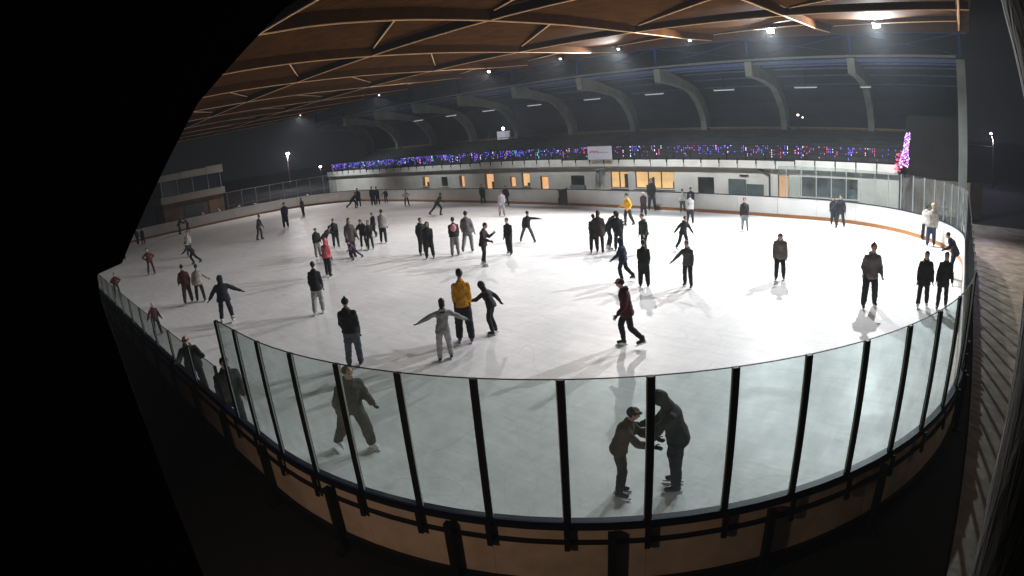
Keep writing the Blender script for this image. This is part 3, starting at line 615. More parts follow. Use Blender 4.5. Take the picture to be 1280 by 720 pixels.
# ------------------------------------------------------------------ winter haze in the hall
HAZE = 0.0010
if HAZE:
    hz = MB().box(-125, 25, -14, 75, -1.3, 13.5).mesh('haze'); hm = bpy.data.materials.new('haze'); hm.use_nodes = True; hn = hm.node_tree
    hn.nodes.remove(hn.nodes['Principled BSDF']); pv = hn.nodes.new('ShaderNodeVolumePrincipled'); pv.inputs['Density'].default_value = HAZE
    pv.inputs['Color'].default_value = (.82, .89, .96, 1); pv.inputs['Anisotropy'].default_value = .2
    hn.links.new(pv.outputs[0], hn.nodes['Material Output'].inputs['Volume']); tag(link('haze', hz, hm), kind='stuff')
PEOPLE = [
 (-9.15, 1.82, 1.7, 357, 'gait', '#2e2c2a', '#2b2725', 'hat:#22201f', 'k', 'skater in dark jacket with hands in pockets, striding alone behind the left tall glass'),
 (-4.5, 3.45, 1.54, 24, 'pushL', '#4a3a30', '#24262a', 'hat:#1c1c20', 'k', 'shorter skater in brown jacket and dark cap leaning forward with both arms held out'),
 (-3.87, 4.08, 1.66, 212, 'pushR', '#2a3230', '#242a2e', 'hood:#23282a', 'k', 'tall skater in long dark coat stooping over the shorter one behind the glass'),
 (-12.76, 4.16, 1.79, 136, 'stand', '#15151a', '#4b5762', 'hat:#121216', 'k', 'skater in black jacket and grey blue jeans with back turned just beyond the glass'),
 (-11.1, 5.78, 1.57, 141, 'airplane', '#8e8e90', '#a3a3a6', 'longhair:#241d1a', 'k', 'child in pale grey hoodie and trousers with both arms stretched out'),
 (-11.61, 6.93, 1.99, 139, 'stand', '#c48a18', '#1d2026', 'hair:#1a1512', 'p', 'tall skater in mustard yellow jacket with purple skates'),
 (-11.44, 7.83, 1.45, 196, 'bendarm', '#222226', '#1b1b20', 'hood:#222226', 'k', 'hunched skater in black holding on behind the yellow jacket'),
 (-7.71, 8.91, 1.76, 227, 'glide', '#4a1c24', '#1b171c', 'hat:#1a1418', 'k', 'skater in maroon jacket and dark flat cap gliding alone at centre'),
 (-18.06, 6.05, 1.82, 144, 'stand', '#17171c', '#9a9a98', 'hair:#1b1614', 'k', 'skater in black jacket and pale grey trousers facing away'),
 (-23.14, 9.32, 1.72, 122, 'stand', '#c8616a', '#1f1d22', 'hood:#c8616a', 'k', 'child in pink jacket and dark leggings'),
 (-20.54, 3.51, 1.67, 158, 'armslow', '#141824', '#14161d', 'hood:#141824', 'w', 'hooded skater in navy with arms spread at the end of the tall glass'),
 (-25.32, 3.42, 1.7, 166, 'pockets', '#3a1414', '#2a1c18', 'hat:#1e1012', 'k', 'skater in dark red puffer jacket and brown trousers seen from behind'),
 (-25.13, 3.93, 1.6, 160, 'lowarm', '#8d857c', '#141417', 'hair:#1a1412', 'k', 'skater in pale top and black leggings beside the dark red puffer jacket'),
 (-36.33, 4.15, 1.59, 349, 'akimbo', '#4a2016', '#211512', 'hair:#1a1210', 'k', 'skater in rust brown top standing with hands on hips'),
 (-35.84, 7.03, 1.47, 245, 'race', '#141114', '#17131a', 'hair:#131013', 'k', 'skater in black bent low with one leg pushed back'),
 (-39.77, 7.7, 1.73, 345, 'stand', '#a09a98', '#3a3434', 'hair:#1a1614', 'k', 'skater in white top standing behind the low bent skater'),
 (-56.28, 7.2, 1.48, 30, 'stand', '#151318', '#121014', 'hair:#141014', 'k', 'left one of two dark skaters at the far left boards'),
 (-55.05, 7.51, 1.52, 329, 'stand', '#17151a', '#141216', 'hair:#141014', 'k', 'right one of two dark skaters at the far left boards'),
 (-47.19, 4.21, 1.6, 12, 'stand', '#131015', '#121014', 'hair:#120e12', 'k', 'dark skater nearest the black panel at the left'),
 (-31.56, 1.18, 1.28, 353, 'akimbo', '#3c1518', '#3b3436', 'hat:#2a1216', 'k', 'skater in dark red top behind the low glass at far left'),
 (-21.78, 1.1, 1.19, 10, 'lowarm', '#3a1a20', '#1a161a', 'hat:#bdb4ae', 'k', 'skater in maroon jacket with a white hat behind the low glass'),
 (-14.24, 0.42, 1.7, 347, 'lean', '#171a17', '#151715', 'hat:#1c1817', 'k', 'skater in dark coat and cap resting against the low glass from inside'),
 (-11.72, 0.42, 1.68, 354, 'stand', '#2d2d2c', '#1c1c1e', 'hair:#1c1614', 'k', 'skater in grey coat against the near boards left of the first tall glass post'),
 (-56.94, 11.6, 1.53, 76, 'bendarm', '#17151b', '#161419', 'hair:#141014', 'k', 'left one of a dark pair holding each other near the orange kick strip'),
 (-57.34, 12.64, 1.4, 275, 'bendarm', '#19171c', '#141318', 'hair:#141014', 'k', 'right one of a dark pair holding each other near the orange kick strip'),
 (-39.91, 13.07, 1.78, 38, 'lowarm', '#26242a', '#3a3236', 'hair:#1b1614', 'k', 'skater in dark jacket holding one arm out on the left ice'),
 (-43.39, 16.87, 2.1, 335, 'stand', '#332c44', '#15131a', 'hair:#15110f', 'k', 'skater in violet grey jacket and black trousers near the left end'),
 (-49.37, 21.55, 1.7, 294, 'stand', '#5c565a', '#141318', 'hair:#15110f', 'k', 'small skater in grey and black closest to the left end boards'),
 (-47.36, 25.57, 1.49, 29, 'race', '#1c1a1c', '#1a181a', 'hair:#15110f', 'k', 'leaning dark skater leftmost along the far boards'),
 (-47.51, 26.47, 1.81, 328, 'stand', '#16161a', '#17171a', 'hair:#15110f', 'k', 'tall dark skater beside the leaning one at the far boards'),
 (-46.54, 27.46, 1.8, 327, 'stand', '#19181c', '#151518', 'hair:#15110f', 'k', 'dark skater left of a close pair at the far boards'),
 (-46.43, 27.93, 1.73, 146, 'stand', '#151418', '#19191c', 'hair:#15110f', 'k', 'dark skater right of a close pair at the far boards'),
 (-46.48, 28.89, 1.37, 306, 'lowarm', '#22222a', '#15151a', 'hair:#15110f', 'k', 'small dark skater crouching right of the close pair'),
 (-41.21, 27.39, 1.46, 324, 'akimbo', '#d8cfcf', '#19191c', 'hair:#4a3a30', 'k', 'skater in white jacket with black trousers at the far boards'),
 (-32.94, 23.73, 1.61, 81, 'race', '#2a2320', '#171518', 'hair:#15110f', 'k', 'skater in dark brown jacket gliding on one leg in front of the far boards'),
 (-28.29, 11.6, 1.55, 353, 'stand', '#1d1a1c', '#77736f', 'hair:#2a1c18', 'k', 'skater in dark top and grey trousers left of a cluster'),
 (-28.63, 12.29, 1.5, 32, 'bendarm', '#1c1a1e', '#2a282c', 'hair:#15110f', 'k', 'skater in black leaning towards a taller one behind the pink child'),
 (-29.78, 13.63, 1.66, 341, 'stand', '#1b1a1e', '#18171a', 'hair:#15110f', 'k', 'tall skater in all black behind the pink child'),
 (-25.85, 12.28, 2.04, 349, 'longcoat', '#453c3a', '#2b2628', 'longhair:#2a1c18', 'k', 'skater in long brown coat in the middle left cluster'),
 (-25.01, 12.04, 1.04, 269, 'race', '#3c2c50', '#221a30', 'hat:#2a2038', 'k', 'small child in purple dashing past the brown coat'),
 (-27.11, 13.84, 1.69, 318, 'bendarm', '#1c181c', '#171519', 'hair:#15110f', 'k', 'dark skater holding arms with the brown coat'),
 (-26.69, 13.97, 1.59, 328, 'stand', '#201a1e', '#1a181c', 'longhair:#1b1412', 'k', 'dark skater with long hair right of the arm holding pair'),
 (-30.07, 16.64, 1.51, 277, 'glide', '#131216', '#121116', 'hair:#100e10', 'k', 'slender skater in black leaning left next to the grey jacket'),
 (-27.57, 15.43, 1.89, 136, 'stand', '#85807f', '#19181c', 'hair:#1b1614', 'k', 'skater in light grey jacket and black trousers seen from behind'),
 (-22.55, 14.24, 1.79, 343, 'stand', '#17181c', '#1b1b1e', 'hair:#15110f', 'k', 'left one of two skaters in black standing together mid ice'),
 (-21.42, 13.76, 1.72, 322, 'stand', '#1a1a1e', '#1d1d20', 'hood:#1a1a1e', 'k', 'right one of two skaters in black standing together mid ice'),
 (-20.59, 14.61, 1.79, 139, 'stand', '#221a1e', '#6f6d6c', 'hair:#15110f', 'k', 'skater in black jacket and grey trousers wearing a pink backpack'),
 (-20.53, 15.36, 1.93, 128, 'glide', '#6d6a6c', '#6c7674', 'hair:#1b1614', 'k', 'skater in grey hoodie and pale green trousers beside the pink backpack'),
 (-17.85, 13.73, 1.79, 27, 'phone', '#2a1a1e', '#1b161a', 'hair:#15110f', 'k', 'skater in dark maroon jacket holding up a phone'),
 (-18.32, 15.85, 1.66, 284, 'stand', '#15161a', '#18191d', 'hair:#15110f', 'k', 'skater in all black standing alone right of the phone user'),
 (-19.45, 18.32, 1.54, 112, 'split', '#1c1d22', '#4a4a4c', 'hair:#15110f', 'k', 'skater with legs wide apart and one arm flung out to the right'),
 (-33.97, 29.5, 1.59, 316, 'stand', '#1c1a20', '#17161a', 'hair:#15110f', 'k', 'leftmost dark skater in the trio at the far boards'),
 (-30.68, 28.67, 1.56, 294, 'lowarm', '#191a20', '#15161a', 'hair:#15110f', 'k', 'dark skater at right of the trio at the far boards'),
 (-27.41, 24.82, 1.7, 314, 'stand', '#b9b4c0', '#a5a2aa', 'hair:#2a2020', 'k', 'child in white and lilac in front of the far board trio'),
 (-15.05, 17.71, 1.65, 126, 'stand', '#1b1d1c', '#151617', 'hair:#15110f', 'k', 'leftmost of four dark skaters standing in a row'),
 (-14.73, 17.67, 1.84, 115, 'longcoat', '#2a221e', '#191617', 'longhair:#3a2a20', 'k', 'skater with long brown hair in the row of four'),
 (-14.75, 18.38, 1.71, 34, 'bendarm', '#17181b', '#242a36', 'hair:#15110f', 'k', 'skater in black jacket and blue jeans third in the row of four'),
 (-14.22, 18.41, 1.69, 123, 'stand', '#151519', '#141418', 'longhair:#141012', 'k', 'rightmost of four dark skaters standing in a row'),
 (-17.22, 24.13, 1.78, 242, 'gait', '#d39a1c', '#1c1c20', 'hair:#15110f', 'k', 'skater in bright yellow jacket and black trousers near the far boards'),
 (-18.21, 27.37, 1.44, 301, 'stand', '#38242a', '#241e24', 'hat:#d8d4d0', 'k', 'skater in dark plum jacket and white hat beside the bright yellow jacket'),
 (-18.84, 29.5, 2.09, 300, 'stand', '#26282a', '#3a4248', 'hair:#15110f', 'k', 'tall dark figure at the far boards before the lit window'),
 (-14.36, 25.79, 1.6, 106, 'stand', '#9c9c9a', '#17181c', 'hair:#15110f', 'k', 'skater in light grey jacket and black trousers by the far boards'),
 (-16.68, 29.5, 1.44, 297, 'stand', '#d2d2d0', '#5a5a5c', 'hair:#3a2a22', 'k', 'skater in white top behind the light grey jacket'),
 (-16.06, 29.5, 1.56, 296, 'stand', '#20242a', '#20242c', 'hair:#15110f', 'k', 'dark skater leaning on the far boards right of the white top'),
 (-11.62, 19.37, 1.54, 327, 'armslow', '#17181d', '#17181c', 'hat:#101014', 'k', 'skater in black with arms held away behind the grey hooded one'),
 (-8.88, 14.37, 1.59, 276, 'lowarm', '#4c4e50', '#1b1c20', 'hair:#15110f', 'k', 'skater in charcoal grey hoodie and black trousers right of centre'),
 (-12.8, 18.32, 1.73, 261, 'glide', '#2c3330', '#1c1f20', 'hair:#15110f', 'k', 'leaning skater in dark green jacket in the centre right group'),
 (-10.21, 13.72, 1.6, 121, 'stand', '#1b1c1e', '#1a1a1c', 'hair:#15110f', 'k', 'skater in black with back turned in the centre right group'),
 (-11.11, 14.09, 1.53, 193, 'glide', '#1c2440', '#191c28', 'hood:#1c2440', 'k', 'hooded skater in navy blue behind the maroon jacket'),
 (-10.87, 24.94, 1.68, 291, 'stand', '#211f22', '#77787a', 'hair:#15110f', 'k', 'skater in dark coat and pale trousers alone near the right far boards'),
 (-6.39, 16.61, 1.67, 287, 'slump', '#6a625c', '#1e1e22', 'hat:#2a2422', 'k', 'skater in taupe jacket with black trousers alone on the bright ice'),
 (-2.9, 14.83, 1.95, 293, 'pockets', '#6a6464', '#232328', 'hat:#5a2830', 'k', 'skater in grey jacket and maroon hat on the right ice'),
 (-1.27, 15.61, 1.73, 278, 'longcoat', '#141316', '#131216', 'longhair:#131013', 'k', 'left one of two people in black coats holding hands at right'),
 (-0.65, 15.72, 1.75, 271, 'longcoat', '#120f14', '#121014', 'longhair:#120e12', 'k', 'right one of two people in black coats holding hands at right'),
 (-0.42, 20.03, 1.65, 210, 'bendarm', '#131824', '#141a2a', 'hat:#14161c', 'k', 'skater in navy bending beside the right side boards'),
 (-1.59, 25.53, 1.95, 92, 'stand', '#98928a', '#26304a', 'hair:#b09a78', 'k', 'fair haired skater in cream jacket and blue jeans at the right curve'),
 (-1.96, 27.01, 1.68, 73, 'stand', '#b6b4b2', '#141418', 'hair:#15110f', 'k', 'skater in white top and black trousers beside the cream jacket'),
 (-7.14, 28.91, 1.49, 282, 'stand', '#1e222a', '#262c36', 'hair:#15110f', 'k', 'left one of a dark pair at the right far boards'),
 (-6.6, 28.09, 1.73, 271, 'lowarm', '#1a1c24', '#242830', 'hair:#15110f', 'k', 'right one of a dark pair at the right far boards with one arm out'),
 (-1.2, 31.2, 1.42, 271, 'stand', '#8a867e', '#3a3a3c', 'hair:#3a2a22', 'n', 'pale jacketed spectator behind the glass at the far right curve'),
]
from mathutils import noise as mnoise
# ------------------------------------------------------------------ right hand post
pe = [(-.345, 5.95), (-.291, 5.51), (-.262, 5.35), (-.247, 5.02), (-.233, 4.73), (-.206, 4.51), (-.12, 3.9), (.02, 2.9), (.12, 2.2)]
r = link('timber_post', MB().tube([(x-pe[3][0], 0, z-5.0) for x, z in pe], .15, 28).mesh('timber_post', smooth=True), M_black); r.location = (pe[3][0]+.152, -1.757, 5.0)
tag(r, 'weathered grey timber post beside the camera at the right edge', 'post')
def post_mat():
    m = mat('weathered_timber', (.11, .105, .095), .85, .35, 4.0); n = m.node_tree; b = n.nodes['Principled BSDF']
    tc = n.nodes.new('ShaderNodeTexCoord'); mp = n.nodes.new('ShaderNodeMapping'); mp.inputs['Scale'].default_value = (14, 14, 1.6)
    t = n.nodes.new('ShaderNodeTexNoise'); t.inputs['Scale'].default_value = 2.0; t.inputs['Detail'].default_value = 8; t.inputs['Distortion'].default_value = 1.5
    bp = n.nodes.new('ShaderNodeBump'); bp.inputs['Strength'].default_value = 1.0; bp.inputs['Distance'].default_value = .02
    n.links.new(tc.outputs['Object'], mp.inputs[0]); n.links.new(mp.outputs[0], t.inputs['Vector']); n.links.new(t.outputs[0], bp.inputs['Height']); n.links.new(bp.outputs[0], b.inputs['Normal'])
    return m
o_ = [o for o in bpy.data.objects if o.name == 'timber_post'][0]; o_.data.materials.clear(); o_.data.materials.append(post_mat())
# assumed warm lamp behind the camera, added unseen to light the outer boards
r = empty('assumed_lamp', (-4.6, -6.2, 5.0), 0, 'assumed warm lamp added behind the camera, out of view', 'assumed lamp')
MB().box(-.14, .14, -.12, .10, -.08, .12).build('housing', M_steel, r)
MB().box(-.11, .11, -.09, .07, -.10, -.085).build('lens', emit('warm_lens', (1, .55, .25), 4), r)
ld = bpy.data.lights.new('warm', 'SPOT'); ld.energy = 330; ld.color = (1, .78, .60); ld.spot_size = math.radians(112); ld.spot_blend = 1; ld.shadow_soft_size = .15
lo = bpy.data.objects.new('warm_lamp', ld); COL.objects.link(lo); lo.parent = r; lo.location = (0, .1, -.16)
lo.rotation_euler = Vector((.4, 7.6, -4.3)).to_track_quat('-Z', 'Y').to_euler()

# ------------------------------------------------------------------ people
HALF = math.radians
def dvec(f, o, side):                       # limb direction: f forward swing, o outward swing, from hanging down
    f, o = HALF(f), HALF(o)
    return Vector((math.sin(f)*math.cos(o), side*math.sin(o), -math.cos(f)*math.cos(o)))
POSES = {  # lean, (leg fwd, out, knee) x2, (arm fwd, out, elbow) x2, head tilt, spread
 'stand':   (4,  (7, 3, 8), (-4, 4, 5),     (8, 5, 30), (-4, 6, 24), 4),
 'slump':   (12, (12, 2, 16), (-6, 3, 12),   (8, 5, 14), (4, 5, 16), 30),
 'longcoat':(4,  (9, 3, 6), (-6, 4, 6),     (4, 12, 16), (2, 10, 16), 12),
 'gait':    (8,  (13, 6, 8), (-9, 7, 10), (-6, 20, 62), (8, 20, 66), 8),
 'pockets': (6,  (14, 5, 10), (-8, 6, 10),     (-10, 16, 56), (-12, 16, 58), 10),
 'pushL':   (20, (8, 1, 12), (2, 1, 4),   (48, -2, 30), (40, 4, 36), 6),
 'pushR':   (19, (8, 2, 12), (2, 2, 6),    (34, -2, 44), (26, 4, 52), 30),
 'glide':   (10, (12, 4, 18), (-10, 7, 22), (14, 12, 30), (-14, 14, 20), 10),
 'race':    (38, (26, 4, 40), (-34, 10, 10),(40, 12, 20), (-50, 16, 12), -18),
 'bendarm': (30, (16, 5, 22), (2, 6, 12),   (52, 14, 26), (-46, 26, 20), 18),
 'airplane':(5,  (6, 4, 6), (-3, 4, 4),     (10, 62, 8), (8, 52, 12), 14),
 'armslow': (9,  (12, 6, 14), (-10, 8, 16), (4, 30, 16), (8, 48, 10), 12),
 'lowarm':  (6,  (10, 6, 10), (-4, 6, 6),   (12, 14, 18), (26, 34, 14), 8),
 'akimbo':  (3,  (5, 8, 4), (-2, 9, 4),     (-18, 44, 92), (-18, 44, 92), 4),
 'split':   (6,  (4, 26, 2), (-2, 24, 4),   (6, 18, 20), (16, 82, 6), 6),
 'phone':   (6,  (6, 5, 8), (-3, 6, 6),     (34, 6, 92), (16, 10, 60), 22),
 'lean':    (26, (14, 6, 8), (6, 7, 4),     (48, 22, 62), (44, 24, 60), 0),
}
def skeleton(pose, rnd):
    lean, LL, LR, AL, AR, ht = POSES[pose]; j = lambda a, s=4.0: a+rnd.uniform(-s, s)
    if rnd.random() < .5: LL, LR = LR, LL
    kb = rnd.uniform(0, 12); LL = (LL[0]+kb*.6, LL[1], LL[2]+kb); LR = (LR[0]+kb*.3, LR[1], LR[2]+kb*.8); sway = rnd.uniform(-.10, .10) if pose not in ('pushL', 'pushR') else 0
    J = {}; hip = Vector((0, 0, 0)); J['hip'] = hip
    for nm, side, (f, o, k) in (('L', 1, LL), ('R', -1, LR)):
        f, o, k = j(f), j(o, 1), j(k); h = hip+Vector((0, side*.088, -.03)); d = dvec(f, o, side); kn = h+d*.425
        d2 = dvec(f-k, o*.8, side); an = kn+d2*.41; J['h'+nm], J['k'+nm], J['a'+nm] = h, kn, an; J['d'+nm] = d2
    la = HALF(j(lean)); sp = Vector((math.sin(la), sway, math.cos(la))).normalized(); fwd = Vector((math.cos(la), 0, -math.sin(la)))
    J['sp'], J['fw'] = sp, fwd; J['waist'] = hip+sp*.16; ch = hip+sp*.36; nk = hip+sp*.50; J['chest'], J['neck'] = ch, nk
    for nm, side, (f, o, e) in (('L', 1, AL), ('R', -1, AR)):
        f, o, e = j(f), j(o), j(e); s = hip+sp*.402+Vector((0, side*.152, 0)); d = dvec(f, o, side); el = s+d*.285
        inw = o-(e*.95 if pose == 'akimbo' else e*.25); d2 = dvec(f+(e*.35 if pose == 'akimbo' else e), inw, side); wr = el+d2*.25
        J['s'+nm], J['e'+nm], J['w'+nm], J['g'+nm] = s, el, wr, d2
    ha = la*.55+HALF(j(ht)); hd = Vector((math.sin(ha), 0, math.cos(ha))); J['hd'] = hd; J['hf'] = Vector((math.cos(ha), 0, -math.sin(ha))); J['head'] = nk+hd*.168+J['hf']*.018
    low = min(J['aL'].z, J['aR'].z)-.135
    for k_ in ('hip', 'waist', 'chest', 'neck', 'head', 'hL', 'hR', 'kL', 'kR', 'aL', 'aR', 'sL', 'sR', 'eL', 'eR', 'wL', 'wR'): J[k_] = J[k_]+Vector((0, 0, -low))
    # bring the higher foot's lift within reach of the ice by letting it trail
    mid = (J['aL']+J['aR'])/2; sh = Vector((-mid.x*.9, 0, 0))
    for k_ in ('hip', 'waist', 'chest', 'neck', 'head', 'hL', 'hR', 'kL', 'kR', 'aL', 'aR', 'sL', 'sR', 'eL', 'eR', 'wL', 'wR'): J[k_] = J[k_]+sh
    J['top'] = J['head'].z+.125
    return J
def capsule(mb, a, ra, b, rb, n=12):
    a, b = Vector(a), Vector(b); d = (b-a).normalized(); P = []; Rr = []
    for t in (-1, -.75, -.4, 0): P.append(a+d*ra*t); Rr.append(ra*math.sqrt(max(.01, 1-t*t)))
    for t in (0, .4, .75, 1): P.append(b+d*rb*t); Rr.append(rb*math.sqrt(max(.01, 1-t*t)))
    mb.tube(P, Rr, n)
def loft(mb, rings, n=16):                   # rings: (centre, half depth, half width, forward vector)
    V = []; F = []
    for c, dx, wy, fv in rings:
        for i in range(n): t = 2*math.pi*i/n; V.append(c+fv*dx*math.cos(t)+Vector((0, 1, 0))*wy*math.sin(t))
    m = len(rings)
    for i in range(m-1):
        for k in range(n): F.append((i*n+k, i*n+(k+1) % n, (i+1)*n+(k+1) % n, (i+1)*n+k))
    F += [tuple(range(n))[::-1], tuple((m-1)*n+k for k in range(n))]
    mb.add(V, F)
PENDING = []
def voxel(mb, name, size, mats, parent, sm=6, extra=None):
    me = mb.mesh(name, weld=False); me.materials.clear()
    o = bpy.data.objects.new(name, me); COL.objects.link(o)
    r = o.modifiers.new('r', 'REMESH'); r.mode = 'VOXEL'; r.voxel_size = size; r.use_smooth_shade = True
    s = o.modifiers.new('s', 'SMOOTH'); s.iterations = sm; s.factor = .5
    o.parent = parent; PENDING.append((o, mats, extra)); return o
def cloth(hexc, kind='cloth'):
    c = srgb(hexc); c = tuple(max(.006, v) for v in c)
    return mat(kind+hexc, c, .85, .32, 7.0, .8, 16.0)
SKIN = mat('skin', (.42, .25, .18), .55, .08, 10)
DARKEYE = mat('eye_dark', (.01, .008, .008), .3, 0)
def make_person(x, y, H, yaw, pose, jc, tc, hd, sk, label, idx):
    rnd = random.Random(idx*13+5); J = skeleton(pose, rnd); s = max(.56, min(1.14, H/J['top']))
    root = empty('person', (x, y, 0), math.radians(yaw), label, 'person', 'skaters on the ice' if sk != 'n' else None)
    root.scale = (s*1.05, s*rnd.uniform(1.0, 1.14), s) if 'behind the glass' not in label and 'tall glass' not in label else (s*1.14, s*1.26, s)
    dist = (Vector((x, y, 0))-CAM).length; vs = .021 if dist < 14 else (.026 if dist < 26 else .036)
    fw_, sp = J['fw'], J['sp']; W = .93 if 'longhair' in hd else 1.0
    bulk = rnd.uniform(1.06, 1.22)*(1.12 if 'behind the glass' in label or 'tall glass' in label else 1)*(.94 if 'pale grey hoodie' in label else 1)
    # body: one continuous skin surface
    b = MB()
    loft(b, [(J['hip']-Vector((0, 0, .08)), .075, .12, fw_), (J['hip'], .08, .13, fw_), (J['waist'], .075, .115, fw_), (J['chest'], .085, .14, fw_), (J['chest']+sp*.08, .07, .13, fw_), (J['neck'], .04, .06, fw_)])
    for n in 'LR':
        capsule(b, J['h'+n], .068, J['k'+n], .05); capsule(b, J['k'+n], .05, J['a'+n], .036)
        capsule(b, J['s'+n], .045, J['e'+n], .036); capsule(b, J['e'+n], .036, J['w'+n], .026)
    capsule(b, J['neck']-sp*.04, .055, J['head']-J['hd']*.06, .05)
    R = Matrix((J['hf'], Vector((0, 1, 0)), J['hd'])).transposed()
    b.ell(J['head']+J['hd']*.02, .095, .075, .105, 14, 10, rot=R); b.ell(J['head']-J['hd']*.055+J['hf']*.025, .062, .055, .065, 12, 8, rot=R)
    capsule(b, J['head']+J['hf']*.088+J['hd']*.012, .012, J['head']+J['hf']*.105-J['hd']*.022, .016, 8)
    for sd in (1, -1): b.ell(J['head']+Vector((0, sd*.077, 0))-J['hd']*.005, .018, .010, .028, 8, 6, rot=R)
    hands = MB()
    for n, sd in (('L', 1), ('R', -1)):
        g = J['g'+n]; wv = J['w'+n]; side = g.cross(Vector((0, 1, 0))).normalized() if abs(g.y) < .8 else g.cross(Vector((0, 0, 1))).normalized()
        nrm = g.cross(side).normalized()
        hands.ell(wv+g*.055, .047, .018, .040, 10, 6, rot=Matrix((g, nrm, side)).transposed())
        capsule(hands, wv-g*.03, .026, wv+g*.03, .024, 8)
        for q in range(4):
            off = side*(.030-.020*q); L = (.060, .070, .066, .052)[q]; p0 = wv+g*.085+off; p1 = p0+g*L*.5+nrm*(-sd)*.008; p2 = p1+g*L*.4+nrm*(-sd)*.024
            hands.tube([p0, p1, p2], [.0095, .0088, .0065], 6)
        p0 = wv+g*.03+side*.036; hands.tube([p0, p0+g*.03+side*.026, p0+g*.058+side*.030-nrm*sd*.012], [.012, .0105, .008], 6)
    ey = MB()
    for sd in (1, -1): ey.ell(J['head']+J['hf']*.084+Vector((0, sd*.030, 0))+J['hd']*.018, .010, .013, .009, 8, 6, rot=R)
    ey.ell(J['head']+J['hf']*.083-J['hd']*.052, .008, .022, .006, 8, 6, rot=R)
    gl = rnd.random() < .85
    voxel(b, 'body', max(.017, vs-.006), [SKIN, cloth('#161616', 'glove') if gl else SKIN, DARKEYE], root, 3, (hands, ey))
    # trousers
    tb = rnd.uniform(1.08, 1.28)*(1.12 if pose in ('stand', 'gait', 'pockets') and 'long' not in hd else 1)
    t = MB(); loft(t, [(J['hip']-Vector((0, 0, .11)), .092*tb, .128, fw_), (J['hip'], .098, .140, fw_), (J['waist'], .09, .12, fw_)])
    for n in 'LR':
        capsule(t, J['h'+n], .080*tb, J['k'+n], .070*tb); capsule(t, J['k'+n], .070*tb, J['a'+n]+Vector((0, 0, .02)), .058*tb)
    voxel(t, 'trousers', vs, [cloth(tc, 'trousers')], root, 4)
    # jacket
    hem = .26 if pose == 'longcoat' else rnd.choice([.08, .11, .15]); jb = bulk
    dn = -(sp*.6+Vector((0, 0, .4)))
    c = MB(); loft(c, [(J['hip']+dn*(hem+.03), .122*jb+hem*.12, .165*W*jb+hem*.18, fw_), (J['hip']+dn*hem, .136*jb+hem*.1, .178*W*jb+hem*.12, fw_), (J['hip']+sp*.02, .132*jb, .170*W*jb, fw_), (J['waist'], .120*jb, .146*W*jb, fw_),
                       (J['chest'], .130*jb, .160*W*jb, fw_), (J['chest']+sp*.055, .112*jb, .140*W*jb, fw_), (J['chest']+sp*.105, .088, .098, fw_), (J['neck']-sp*.0, .08, .085, fw_), (J['neck']+sp*.055, .074, .076, fw_)])
    for n in 'LR':
        capsule(c, J['neck']-sp*.05, .052, J['s'+n], .058); capsule(c, J['s'+n], .066*jb, J['e'+n], .064*jb); capsule(c, J['e'+n], .064*jb, J['w'+n]-J['g'+n]*.01, .046*jb)
    hk, hcol = hd.split(':')
    if hk == 'hood':
        c.ell(J['head']+J['hd']*.012-J['hf']*.028, .118, .108, .140, 14, 10, rot=R)
        capsule(c, J['neck'], .09, J['head']-J['hf']*.03-J['hd']*.04, .095)
    elif rnd.random() < .6: c.ell(J['neck']-J['fw']*.085+sp*.0, .055, .11, .06, 12, 8)
    voxel(c, 'jacket', vs, [cloth(jc, 'jacket')], root, 5)
    # hair or hat
    h = MB()
    if hk != 'hood':
        off = J['hf']*(-.022)+J['hd']*.036
        h.ell(J['head']+off-(J['hd']*.022 if 'cap' in label.split() else J['hd']*0), .100, .087, .108 if hk != 'hat' else .094, 14, 10, rot=R)
        if hk == 'longhair':
            h.ell(J['head']-J['hf']*.055-J['hd']*.06, .06, .085, .13, 12, 8, rot=R); h.ell(J['neck']-J['fw']*.085-sp*.03, .045, .085, .12, 12, 8)
        if hk == 'hat':
            h.ell(J['head']+J['hd']*.040-J['hf']*.014, .103, .090, .040, 14, 8, rot=R)
            if idx % 2 and 'cap' not in label.split(): h.ell(J['head']+J['hd']*.155-J['hf']*.02, .03, .03, .028, 8, 6)
            if 'cap' in label: h.ell(J['head']+J['hd']*.048+J['hf']*.085, .055, .060, .014, 12, 6, rot=R)
        voxel(h, 'hat' if hk == 'hat' else 'hair', .016 if dist < 14 else .022, [cloth(hcol, 'knit') if hk == 'hat' else mat('hair'+hcol, srgb(hcol), .5, .3, 30)], root, 2)
    # skates
    bootc = {'k': (.02, .02, .022), 'w': (.6, .6, .6), 'p': (.10, .05, .32), 'n': (.03, .028, .025)}[sk if sk != 'k' or idx % 4 else ('w' if idx % 8 == 0 else 'k')]
    bm_ = mat('boot_%.2f' % bootc[2], bootc, .4, .1)
    for n, sd in (('L', 1), ('R', -1)):
        a = J['a'+n]; out = .12*sd; f = Vector((math.cos(out), math.sin(out), 0)); lift = a.z-.135
        tilt = min(.9, lift*2.2) if lift > .05 else 0
        f = Vector((f.x*math.cos(tilt), f.y*math.cos(tilt), -math.sin(tilt))); upv = Vector((math.sin(tilt), 0, math.cos(tilt))); rtv = f.cross(upv)
        k = MB(); capsule(k, a+Vector((0, 0, .06)), .058, a-upv*.02, .052, 12); capsule(k, a-upv*.052-f*.03, .046, a-upv*.058+f*.13, .036, 12)
        k.ell(a-upv*.046+f*.06, .11, .044, .042, 12, 8, rot=Matrix((f, rtv, upv)).transposed())
        so = k.build('skate' if sk != 'n' else 'shoe', bm_, root, smooth=True)
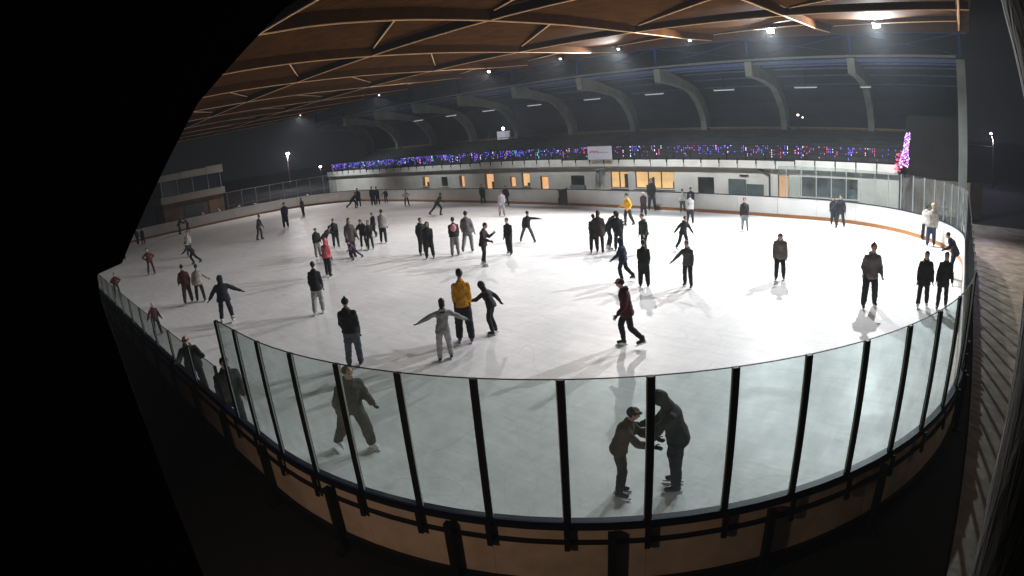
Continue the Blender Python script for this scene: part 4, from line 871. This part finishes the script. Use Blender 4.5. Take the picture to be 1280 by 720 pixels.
        if sk != 'n':
            bl = MB(); cb = a-upv*.118+f*.05
            bl.obox(cb, f, rtv, upv, .15, .003, .014); bl.obox(cb+upv*.022-f*.07, f, rtv, upv, .03, .008, .014); bl.obox(cb+upv*.022+f*.07, f, rtv, upv, .03, .008, .014)
            bl.build('blade', mat('skate_steel', (.5, .5, .52), .3, 0, metal=.9), so)
    if 'wearing a pink' in label:
        p = MB(); p.ell(J['chest']-J['fw']*.17-sp*.04, .075, .13, .18, 14, 10); voxel(p, 'backpack', .025, [mat('pink_pack', (.62, .22, .26), .7, .2, 5)], root, 2)
    if 'holding up a phone' in label:
        p = MB(); c_ = J['wL']+J['gL']*.12; p.obox(c_, (1, 0, 0), (0, 1, 0), (0, 0, 1), .006, .036, .075); o = p.build('mobile_phone', mat('phone_black', (.02, .02, .02), .2, 0))
        o.parent = None; o.matrix_world = Matrix.Translation((x, y, 0)) @ Matrix.Rotation(math.radians(yaw), 4, 'Z') @ Matrix.Scale(s, 4)
        tag(o, 'black phone held up by the skater in dark maroon', 'phone')
for i, pr in enumerate(PEOPLE): make_person(*pr, i)
bpy.context.view_layer.update(); dg = bpy.context.evaluated_depsgraph_get()
done = []
for o, mats, extra in PENDING:
    me = bpy.data.meshes.new_from_object(o.evaluated_get(dg)); done.append((o, me, mats, extra))
for o, me, mats, extra in done:
    o.modifiers.clear(); old = o.data; me.materials.clear(); me.name = o.name
    if extra:
        bm = bmesh.new(); bm.from_mesh(me)
        for e, mi in zip(extra, (1, 2)):
            em = e.mesh('e', smooth=True); n0 = len(bm.faces); bm.from_mesh(em); bm.faces.ensure_lookup_table()
            for f in bm.faces[n0:]: f.material_index = mi
            bpy.data.meshes.remove(em)
        bm.to_mesh(me); bm.free()
    if o.name.startswith(('jacket', 'trousers')):
        sd = Vector((o.parent.location.x, o.parent.location.y, 3)); nn = [v.normal.copy() for v in me.vertices]
        for v, n_ in zip(me.vertices, nn):
            q = v.co
            f = mnoise.noise(Vector((q.x*9, q.y*9, q.z*15))+sd)*.013+mnoise.noise(Vector((q.x*22, q.y*22, q.z*34))+sd)*.006
            v.co = q+n_*f
    for m in mats: me.materials.append(m)
    for p in me.polygons: p.use_smooth = True
    o.data = me; bpy.data.meshes.remove(old)
